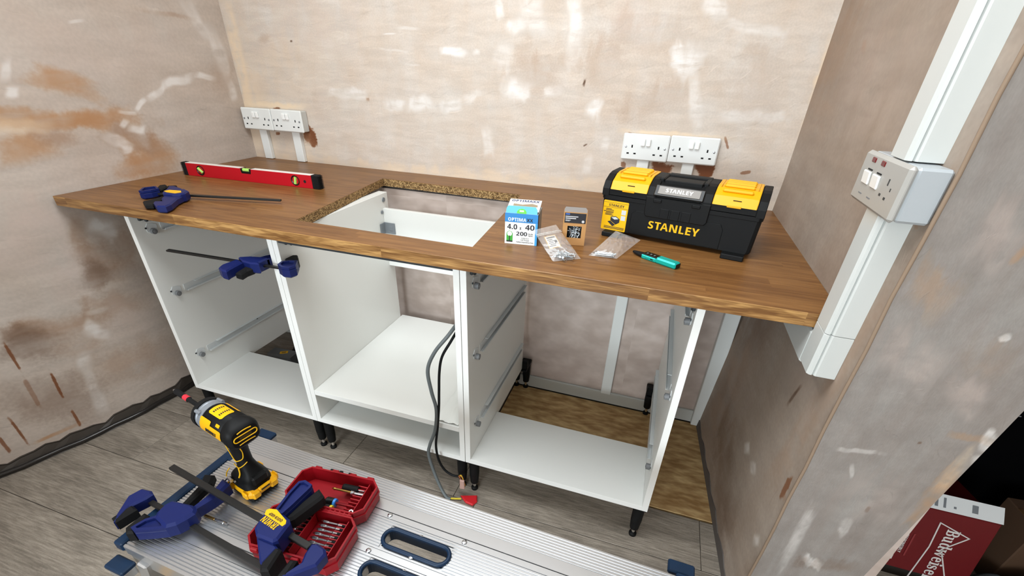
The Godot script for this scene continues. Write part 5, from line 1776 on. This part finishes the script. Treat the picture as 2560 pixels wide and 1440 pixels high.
func driver() -> void:
	var o := thing("impact_driver", "yellow and black cordless impact driver standing on its battery with a long bit holder", "power tool", "", deck_frame(0.103, 0.0006, 0.127) * Transform3D(Basis(Vector3(-0.9812, 0, -0.193), Vector3.UP, Vector3(0.193, 0, -0.9812)), Vector3()))
	var hy := 0.181
	# battery
	var st := S()
	box(st, Vector3(-0.006, 0.0055, 0.003), Vector3(0.080, 0.011, 0.062), 0.004)
	var bt := put("battery", st, M.rubber, o, "black battery base")
	st = S()
	box(st, Vector3(-0.006, 0.0205, 0.003), Vector3(0.085, 0.023, 0.067), 0.007)
	for s in [-1.0, 1.0]:
		box(st, Vector3(-0.006 + s * 0.026, 0.0215, -0.0315), Vector3(0.018, 0.017, 0.006), 0.003)
		box(st, Vector3(-0.006 + s * 0.026, 0.0215, 0.0375), Vector3(0.018, 0.017, 0.006), 0.003)
		box(st, Vector3(-0.0495, 0.0215, 0.003 + s * 0.02), Vector3(0.008, 0.018, 0.017), 0.003)
	box(st, Vector3(-0.049, 0.028, 0.003), Vector3(0.008, 0.012, 0.026), 0.002)
	put("battery_shell", st, M.yellow, bt, "yellow battery shell")
	st = S()
	box(st, Vector3(-0.0533, 0.029, 0.003), Vector3(0.001, 0.003, 0.018), 0.0)
	put("release_slot", st, M.slot, bt)
	# foot of the grip
	st = S()
	var rings := []
	for e in [[0.030, 0.040, 0.031, -0.005], [0.046, 0.037, 0.028, -0.006], [0.056, 0.030, 0.022, -0.008], [0.066, 0.021, 0.017, -0.010]]:
		var p := PackedVector3Array()
		for k in 16:
			var a := TAU * k / 16
			p.append(Vector3(e[3] + signf(cos(a)) * pow(absf(cos(a)), 0.55) * e[1], e[0], 0.002 + signf(sin(a)) * pow(absf(sin(a)), 0.55) * e[2]))
		rings.append(p)
	for e in [[0.085, 0.0175, 0.0150, -0.007], [0.110, 0.0180, 0.0155, -0.004], [0.135, 0.0205, 0.0170, -0.004], [0.158, 0.024, 0.020, -0.008]]:
		var p := PackedVector3Array()
		for k in 16:
			var a := TAU * k / 16
			p.append(Vector3(e[3] + cos(a) * e[1], e[0], 0.001 + sin(a) * e[2]))
		rings.append(p)
	loft(st, rings)
	box(st, Vector3(-0.040, 0.050, 0.003), Vector3(0.014, 0.022, 0.034), 0.004)
	put("grip", st, M.black, o, "black rubber grip and foot")
	st = S()
	box(st, Vector3(0.021, 0.140, 0.0), Vector3(0.014, 0.03, 0.014), 0.004)
	put("trigger", st, M.rubber, o)
	# piping on the grip
	st = S()
	tube(st, smooth_path([Vector3(0.010, 0.136, -0.0155), Vector3(0.003, 0.120, -0.0160), Vector3(-0.006, 0.098, -0.0155), Vector3(-0.014, 0.098, -0.0135), Vector3(-0.0205, 0.103, -0.006), Vector3(-0.0215, 0.118, -0.003), Vector3(-0.0235, 0.135, -0.006)]), 0.0011, 6)
	tube(st, smooth_path([Vector3(0.012, 0.074, -0.0125), Vector3(0.004, 0.081, -0.0152), Vector3(-0.010, 0.078, -0.0158), Vector3(-0.020, 0.085, -0.010), Vector3(-0.0245, 0.092, -0.002)]), 0.0011, 6)
	tube(st, smooth_path([Vector3(-0.010, 0.079, -0.0160), Vector3(-0.014, 0.066, -0.0190), Vector3(-0.012, 0.056, -0.0225)]), 0.0017, 6)
	tube(st, smooth_path([Vector3(0.026, 0.060, -0.019), Vector3(0.031, 0.050, -0.025), Vector3(0.034, 0.038, -0.028)]), 0.0012, 6)
	put("piping", st, M.yellow2, o, "thin yellow trim lines")
	# motor housing along x
	var hx := Transform3D(Basis(Vector3(0, 1, 0), Vector3(1, 0, 0), Vector3(0, 0, -1)), Vector3(0, hy, 0))
	st = S()
	lathe(st, [[0.0, -0.032], [0.0322, -0.03], [0.0322, 0.02], [0.0305, 0.042], [0.0, 0.042]], 28, hx, true)
	var caps := []
	for e in [[-0.028, 0.0322, 0.0322, 2.0], [-0.038, 0.0328, 0.0305, 2.6], [-0.048, 0.0325, 0.0268, 3.2], [-0.0545, 0.0300, 0.0235, 3.4], [-0.0575, 0.0262, 0.0195, 3.4]]:
		var p := PackedVector3Array()
		for k in 28:
			var a := TAU * k / 28
			p.append(Vector3(e[0], hy + signf(sin(a)) * pow(absf(sin(a)), 2.0 / e[3]) * e[2], signf(cos(a)) * pow(absf(cos(a)), 2.0 / e[3]) * e[1]))
		caps.append(p)
	loft(st, caps)
	box(st, Vector3(-0.02, hy - 0.026, 0), Vector3(0.05, 0.02, 0.036), 0.006)
	var hs := put("motor_housing", st, M.black, o, "black motor housing")
	st = S()
	skin(-0.014, 0.030, -26.0, 26.0, 0.0331, hy, 0.004, st)
	put("top_label", st, M.yellow2, hs, "yellow label on top")
	st = S()
	for k in 6:
		skin(0.0 + 0.016, 0.021, -20.0 + k * 6.6, -16.0 + k * 6.6, 0.0335, hy, 0.0, st)
		skin(-0.003, 0.002, -20.0 + k * 6.6, -16.2 + k * 6.6, 0.0335, hy, 0.0, st)
	put("print", st, M.ink, hs)
	st = S()
	skin(-0.030, 0.040, 62.0, 98.0, 0.0333, hy, 0.003, st)
	skin(0.006, 0.040, 46.0, 63.0, 0.0333, hy, 0.003, st)
	put("side_label", st, M.yellow, hs, "yellow side panel")
	st = S()
	skin(-0.022, -0.010, 42.0, 53.0, 0.0333, hy, 0.002, st)
	put("yellow_key", st, M.yellow, hs)
	st = S()
	skin(-0.010, 0.036, -52.0, -40.0, 0.0333, hy, 0.003, st)
	put("far_side_label", st, M.yellow, hs)
	var sx := face(Vector3(-1, 0, 0), Vector3(0, 0.98, 0.18), Vector3(0.002, hy + 0.004, -0.0338))
	letters(hs, "DEWALT", 0.007, sx, M.ink, true, 0.034, 0.0008)
	# rear end: a ring and two lines
	st = S()
	var p3 := []
	for e in stadium(0.0, 0.0, 0.0175, 0.0058, 8):
		p3.append(Vector3(-0.0577, hy + e.y + 0.001, e.x))
	tube(st, p3, 0.0012, 6, true)
	var lines := []
	for k in 9:
		var z := -0.014 + k * 0.0035
		lines.append(Vector3(-0.0572, hy + 0.0155 - 9.0 * z * z, z))
	tube(st, lines, 0.0014, 6)
	lines = []
	for k in 9:
		var z := -0.016 + k * 0.004
		lines.append(Vector3(-0.0574, hy - 0.0125 - 4.0 * z * z, z))
	tube(st, lines, 0.0011, 6)
	put("rear_trim", st, M.yellow2, hs, "yellow oval outline on the rear end")
	st = S()
	for k in 5:
		box(st, Vector3(-0.0576, hy - 0.001 + k * 0.0011, 0.0), Vector3(0.0012, 0.0005, 0.024))
	put("rear_vent", st, mat("4a3a20", 0.5), hs)
	# grey nose, black bumper, chuck
	st = S()
	lathe(st, [[0.0, 0.040], [0.0318, 0.040], [0.0318, 0.048], [0.0300, 0.050], [0.0300, 0.056], [0.0312, 0.058], [0.0295, 0.066], [0.0, 0.066]], 28, hx)
	for k in 4:
		var a := TAU * (k + 0.5) / 4
		cyl(st, Vector3(0.046, hy + cos(a) * 0.0315, sin(a) * 0.0315), Vector3(0.064, hy + cos(a) * 0.0305, sin(a) * 0.0305), 0.0042, 8)
	put("nose_collar", st, mat("878c93", 0.45, 0.3), o, "grey nose collar")
	st = S()
	lathe(st, [[0.0, 0.063], [0.0325, 0.063], [0.0325, 0.074], [0.026, 0.082], [0.0, 0.082]], 28, hx)
	put("bumper", st, M.rubber, o, "black rubber bumper")
	st = S()
	lathe(st, [[0.0, 0.08], [0.0095, 0.08], [0.0095, 0.092], [0.0075, 0.094], [0.0, 0.094]], 18, hx)
	var ck := put("chuck", st, M.blackgloss, o)
	st = S()
	lathe(st, [[0.0, 0.09], [0.0048, 0.09], [0.0048, 0.143], [0.006, 0.145], [0.006, 0.163], [0.0064, 0.165], [0.0064, 0.196], [0.0048, 0.199], [0.0, 0.199]], 14, hx)
	var bh := put("bit_holder", st, M.rubber, o, "long black bit holder")
	st = S()
	lathe(st, [[0.00625, 0.1455], [0.00625, 0.1615]], 14, hx)
	put("red_band", st, mat("d8303f", 0.35), bh, "red band")
	st = S()
	lathe(st, [[0.0, 0.197], [0.0032, 0.197], [0.0032, 0.203], [0.0012, 0.208], [0.0, 0.208]], 8, hx)
	put("bit_tip", st, M.steel, bh)
	# belt hook and screw on the left of the foot
	st = S()
	cyl(st, Vector3(0.020, 0.044, -0.0295), Vector3(0.006, 0.044, -0.0315), 0.0042, 10)
	cyl(st, Vector3(-0.003, 0.044, -0.028), Vector3(-0.003, 0.044, -0.0315), 0.003, 10)
	tube(st, smooth_path([Vector3(0.022, 0.042, -0.030), Vector3(0.030, 0.030, -0.038), Vector3(0.031, 0.010, -0.050), Vector3(0.024, 0.0035, -0.058), Vector3(0.014, 0.0035, -0.054)]), 0.0016, 6)
	tube(st, smooth_path([Vector3(0.010, 0.042, -0.031), Vector3(0.014, 0.028, -0.040), Vector3(0.015, 0.008, -0.050), Vector3(0.006, 0.0035, -0.056), Vector3(-0.002, 0.0035, -0.050)]), 0.0016, 6)
	put("belt_hook", st, M.steel, o, "bright steel belt hook")

# ---------------------------------------------------------------- cables and things on the floor
func floor_things() -> void:
	var o := thing("power_cable", "grey cable hanging from the middle cabinet to the floor, end in red tape", "cable")
	var st := S()
	tube(st, smooth_path([Vector3(1.170, 0.675, 0.72), Vector3(1.170, 0.668, 0.80), Vector3(1.160, 0.648, 0.848), Vector3(1.124, 0.595, 0.868), Vector3(1.1005, 0.530, 0.874), Vector3(1.106, 0.450, 0.872), Vector3(1.1175, 0.378, 0.870), Vector3(1.108, 0.290, 0.870), Vector3(1.083, 0.215, 0.868), Vector3(1.074, 0.165, 0.868), Vector3(1.090, 0.095, 0.872), Vector3(1.120, 0.035, 0.885), Vector3(1.148, 0.009, 0.898), Vector3(1.165, 0.008, 0.899)], 8), 0.0058, 10)
	put("sheath", st, mat("5e6465", 0.5), o, "grey sheath")
	st = S()
	tube(st, smooth_path([Vector3(1.160, 0.009, 0.899), Vector3(1.176, 0.008, 0.894), Vector3(1.200, 0.010, 0.888)]), 0.0032, 8)
	put("earth_core", st, mat("c9b21a", 0.5), o, "yellow and green core")
	st = S()
	prism(st, PackedVector2Array([Vector2(-0.03, -0.010), Vector2(0.028, -0.022), Vector2(0.034, 0.004), Vector2(0.022, 0.022), Vector2(-0.006, 0.014)]), 0.0005, 0.011, Transform3D(Basis(Vector3(1, 0, 0), Vector3(0, 0, 1), Vector3(0, 1, 0)).rotated(Vector3.UP, 0.15), Vector3(1.2225, 0, 0.880)), 0.003)
	put("tape", st, mat("c41c24", 0.4), o, "flattened wrap of red tape")
	o = thing("power_cable", "thin black cable that hangs from the middle cabinet and curls in beside the leg", "cable")
	st = S()
	tube(st, smooth_path([Vector3(1.172, 0.655, 0.72), Vector3(1.172, 0.648, 0.80), Vector3(1.168, 0.630, 0.850), Vector3(1.147, 0.585, 0.866), Vector3(1.136, 0.53, 0.868), Vector3(1.130, 0.45, 0.868), Vector3(1.126, 0.39, 0.868), Vector3(1.116, 0.30, 0.868), Vector3(1.104, 0.215, 0.866), Vector3(1.110, 0.150, 0.866), Vector3(1.130, 0.108, 0.866), Vector3(1.158, 0.092, 0.866), Vector3(1.184, 0.092, 0.864)], 8), 0.0042, 10)
	put("sheath", st, M.black, o, "black sheath")
	for e in [["b8862a", 0.004, 0.0], ["8a4a28", -0.004, 0.003], ["caa62a", 0.0, -0.004]]:
		st = S()
		tube(st, smooth_path([Vector3(1.182, 0.092, 0.864), Vector3(1.192 + e[1], 0.100, 0.868 + e[2]), Vector3(1.199 + e[1], 0.085, 0.870 + e[2]), Vector3(1.200 + e[1] * 2.0, 0.060, 0.869 + e[2])]), 0.0022, 6)
		put("core", st, mat(e[0], 0.5), o)
	st = S()
	prism(st, PackedVector2Array([Vector2(-0.009, -0.02), Vector2(0.008, -0.024), Vector2(0.011, 0.016), Vector2(-0.004, 0.022)]), -0.004, 0.004, Transform3D(Basis.from_euler(Vector3(0, 0.3, 0.1)), Vector3(1.1985, 0.072, 0.876)), 0.002)
	put("tape", st, mat("b9958a", 0.6), o, "pale brown tape round the cores")
	# white film on the shelf
	st = S()
	st.set_smooth_group(1)
	var f := FastNoiseLite.new()
	f.seed = 6
	f.frequency = 14.0
	for i in 14:
		for j in 30:
			var q := []
			for e in [[i, j], [i, j + 1], [i + 1, j + 1], [i + 1, j]]:
				var x: float = 1.095 + e[0] * 0.0058
				var z: float = 0.45 + e[1] * 0.013
				q.append(Vector3(x, 0.3006 + maxf(0.0, 0.006 + 0.007 * f.get_noise_2d(x * 3.0, z * 0.7)), z))
			quad(st, q[0], q[1], q[2], q[3], Vector3.UP)
	tag(put("foam_sheet", st, mat("eceeea", 0.4)), "thin wrinkled white packing sheet on the right side of the low shelf", "sheet")
	# small grey case on the floor behind the left cabinet
	o = thing("tool_case", "small grey plastic case with a yellow badge on the floor behind the left cabinet", "case", "", Transform3D(Basis(Vector3.UP, 0.06), Vector3(0.066, 0.0, 0.452)))
	st = S()
	box(st, Vector3(0.0, 0.052, 0.0), Vector3(0.13, 0.10, 0.066), 0.008)
	put("body", st, mat("62676b", 0.5), o)
	st = S()
	box(st, Vector3(0.012, 0.1023, 0.008), Vector3(0.036, 0.0012, 0.020), 0.0005, Transform3D(Basis.from_euler(Vector3(0, 0.5, 0)), Vector3()))
	put("badge", st, M.yellow2, o)
	st = S()
	box(st, Vector3(0.012, 0.1031, 0.008), Vector3(0.020, 0.0004, 0.005), 0.0, Transform3D(Basis.from_euler(Vector3(0, 0.5, 0)), Vector3()))
	put("print", st, M.ink, o)
	# black plastic sheeting heaped behind it
	st = S()
	st.set_smooth_group(1)
	for i in 20:
		for j in 12:
			var q := []
			for e in [[i, j], [i, j + 1], [i + 1, j + 1], [i + 1, j]]:
				var x: float = 0.026 + e[0] * 0.0255
				var t: float = e[1] / 12.0
				q.append(Vector3(x, 0.002 + maxf(0.0, 0.12 * sin(t * PI * 0.5) + 0.025 * f.get_noise_2d(x * 1.4, t * 0.5)) * (1.0 if t > 0.0 else 0.0), 0.40 - t * 0.225 + 0.012 * f.get_noise_2d(t, x * 1.1)))
			quad(st, q[0], q[1], q[2], q[3], Vector3(0, 1, 1))
	tag(put("plastic_sheeting", st, M.blackgloss), "black plastic sheeting heaped on the floor behind the left cabinet", "sheeting")

func cupboard_things() -> void:
	# beer carton leaning back: front face tilted, a white strip along its top edge
	var o := thing("beer_carton", "dark red beer carton with a white top strip, in the dark beyond the wall end", "carton", "", Transform3D(Basis(), Vector3(2.742, 0.272, 0.659)))
	var dn := Vector3(0, -1, 0.184).normalized()
	var back := Vector3(0, -0.184, -1).normalized()
	var tilt := Transform3D(Basis(Vector3(1, 0, 0), -dn, -back), Vector3())
	# local: x to the right end at 0, y down the face is negative, z out of the face
	var st := S()
	box(st, Vector3(-0.20, -0.118, -0.111), Vector3(0.40, 0.234, 0.22), 0.003, tilt)
	put("carton", st, mat("5f060b", 0.5), o, "dark red card")
	var sx := face(Vector3(1, 0, 0), Vector3(0, 0.76, -0.65), Vector3(-0.2, 0.0195, -0.0135))
	st = S()
	box(st, Vector3(0, 0.0, 0), Vector3(0.398, 0.046, 0.001), 0.0, sx)
	var ws := put("top_strip", st, mat("d3d6d6", 0.5), o, "white printed strip")
	st = S()
	for k in 5:
		box(st, Vector3(0.06 - k * 0.02, 0, 0.001), Vector3([0.006, 0.008, 0.006, 0.008, 0.006][k], 0.028, 0.0006), 0.0, sx)
	box(st, Vector3(0.085, -0.008, 0.001), Vector3(0.006, 0.006, 0.0006), 0.0, sx)
	box(st, Vector3(0.132, 0, 0.001), Vector3(0.014, 0.022, 0.0006), 0.0, sx)
	put("print", st, mat("6b7074", 0.5), ws)
	# bow-tie outline and lettering, turned on its side
	var m := mat("cfcac6", 0.5)
	st = S()
	var bow := [Vector2(-0.180, -0.118), Vector2(-0.138, -0.030), Vector2(-0.102, -0.062), Vector2(-0.060, -0.058), Vector2(-0.062, -0.092), Vector2(-0.098, -0.118), Vector2(-0.090, -0.165), Vector2(-0.140, -0.200), Vector2(-0.182, -0.170)]
	var outline := [Vector2(-0.132, -0.040), Vector2(-0.052, -0.070), Vector2(-0.098, -0.128), Vector2(-0.052, -0.230), Vector2(-0.140, -0.262), Vector2(-0.128, -0.128)]
	for k in outline.size():
		var a: Vector2 = outline[k]
		var b: Vector2 = outline[(k + 1) % outline.size()]
		var d := b - a
		box(st, Vector3(0, 0, 0), Vector3(d.length() + 0.003, 0.0032, 0.0012), 0.0, tilt * Transform3D(Basis(Vector3(0, 0, 1), d.angle()), Vector3((a.x + b.x) / 2.0, (a.y + b.y) / 2.0, 0.0006)))
	put("bow_tie", st, m, o, "pale bow-tie outline")
	letters(o, "Budweiser", 0.030, tilt * Transform3D(Basis(Vector3(0, 0, 1), -PI / 2.0), Vector3(-0.094, -0.150, 0.0008)), m, true, 0.19, 0.0008, "Droid Serif")
	letters(o, "100% T", 0.030, tilt * Transform3D(Basis(Vector3(0, 0, 1), -PI / 2.0), Vector3(-0.214, -0.150, 0.0008)), m, true, 0.11, 0.0008)
	letters(o, "RESPONSIBLY", 0.008, tilt * Transform3D(Basis(Vector3(0, 0, 1), -PI / 2.0), Vector3(-0.190, -0.140, 0.0008)), m, true, 0.07, 0.0006)
	st = S()
	box(st, Vector3(-0.174, -0.14, 0.0006), Vector3(0.004, 0.085, 0.0008), 0.0, tilt)
	put("small_print", st, mat("7e2a2c", 0.5), o)
	# dark bag with pale stitching, grey cloth, brown card
	o = thing("dark_bag", "black bag with pale stitching in the dark cupboard behind the red carton", "bag", "", Transform3D(Basis(), Vector3(2.78, 0.0, 0.255)))
	st = S()
	var rings := []
	for e in [[0.02, 0.36, 0.13], [0.15, 0.40, 0.15], [0.34, 0.39, 0.14], [0.46, 0.34, 0.12], [0.50, 0.26, 0.08]]:
		var p := PackedVector3Array()
		for k in 24:
			var a := TAU * k / 24
			p.append(Vector3(signf(cos(a)) * pow(absf(cos(a)), 0.6) * e[1], e[0] + 0.01 * sin(a * 3.0), signf(sin(a)) * pow(absf(sin(a)), 0.6) * e[2]))
		rings.append(p)
	loft(st, rings)
	put("cover", st, mat("060607", 0.9, 0.0, 0.1), o)
	st = S()
	for k in 12:
		box(st, Vector3(-0.2 + k * 0.035, 0.475 - 0.0025 * k, 0.115), Vector3(0.016, 0.003, 0.004), 0.001)
	put("stitching", st, mat("8a8a8a", 0.8), o)
	o = thing("cardboard_box", "brown cardboard box behind the right end of the red carton", "box", "", Transform3D(Basis(Vector3.UP, 0.1), Vector3(3.0, 0.001, 0.56)))
	st = S()
	box(st, Vector3(0, 0.13, 0), Vector3(0.34, 0.26, 0.12), 0.003)
	put("carton", st, mat("4a3320", 0.8), o)
	st = S()
	box(st, Vector3(0, 0.2605, 0), Vector3(0.34, 0.001, 0.03), 0.0)
	put("packing_tape", st, mat("5d452b", 0.3), o)
	o = thing("grey_cloth", "rumpled dark grey cloth on the floor to the right of the red carton", "cloth", "", Transform3D(Basis(), Vector3(2.98, 0.002, 0.80)))
	st = S()
	st.set_smooth_group(1)
	var f := FastNoiseLite.new()
	f.seed = 16
	f.frequency = 5.0
	f.fractal_octaves = 4
	for i in 34:
		for j in 30:
			var q := []
			for e in [[i, j], [i, j + 1], [i + 1, j + 1], [i + 1, j]]:
				var x: float = -0.225 + e[0] * 0.0145
				var z: float = -0.16 + e[1] * 0.0125
				var rim := minf(1.0, 6.0 * minf(minf(x + 0.225, 0.268 - x), minf(z + 0.16, 0.215 - z)) / 0.3)
				q.append(Vector3(x, maxf(0.0, rim) * (0.12 + 0.09 * f.get_noise_2d(x, z) + 0.02 * f.get_noise_2d(x * 4.0, z * 4.0)), z))
			quad(st, q[0], q[1], q[2], q[3], Vector3.UP)
	put("fold", st, mat("34383b", 0.9), o)
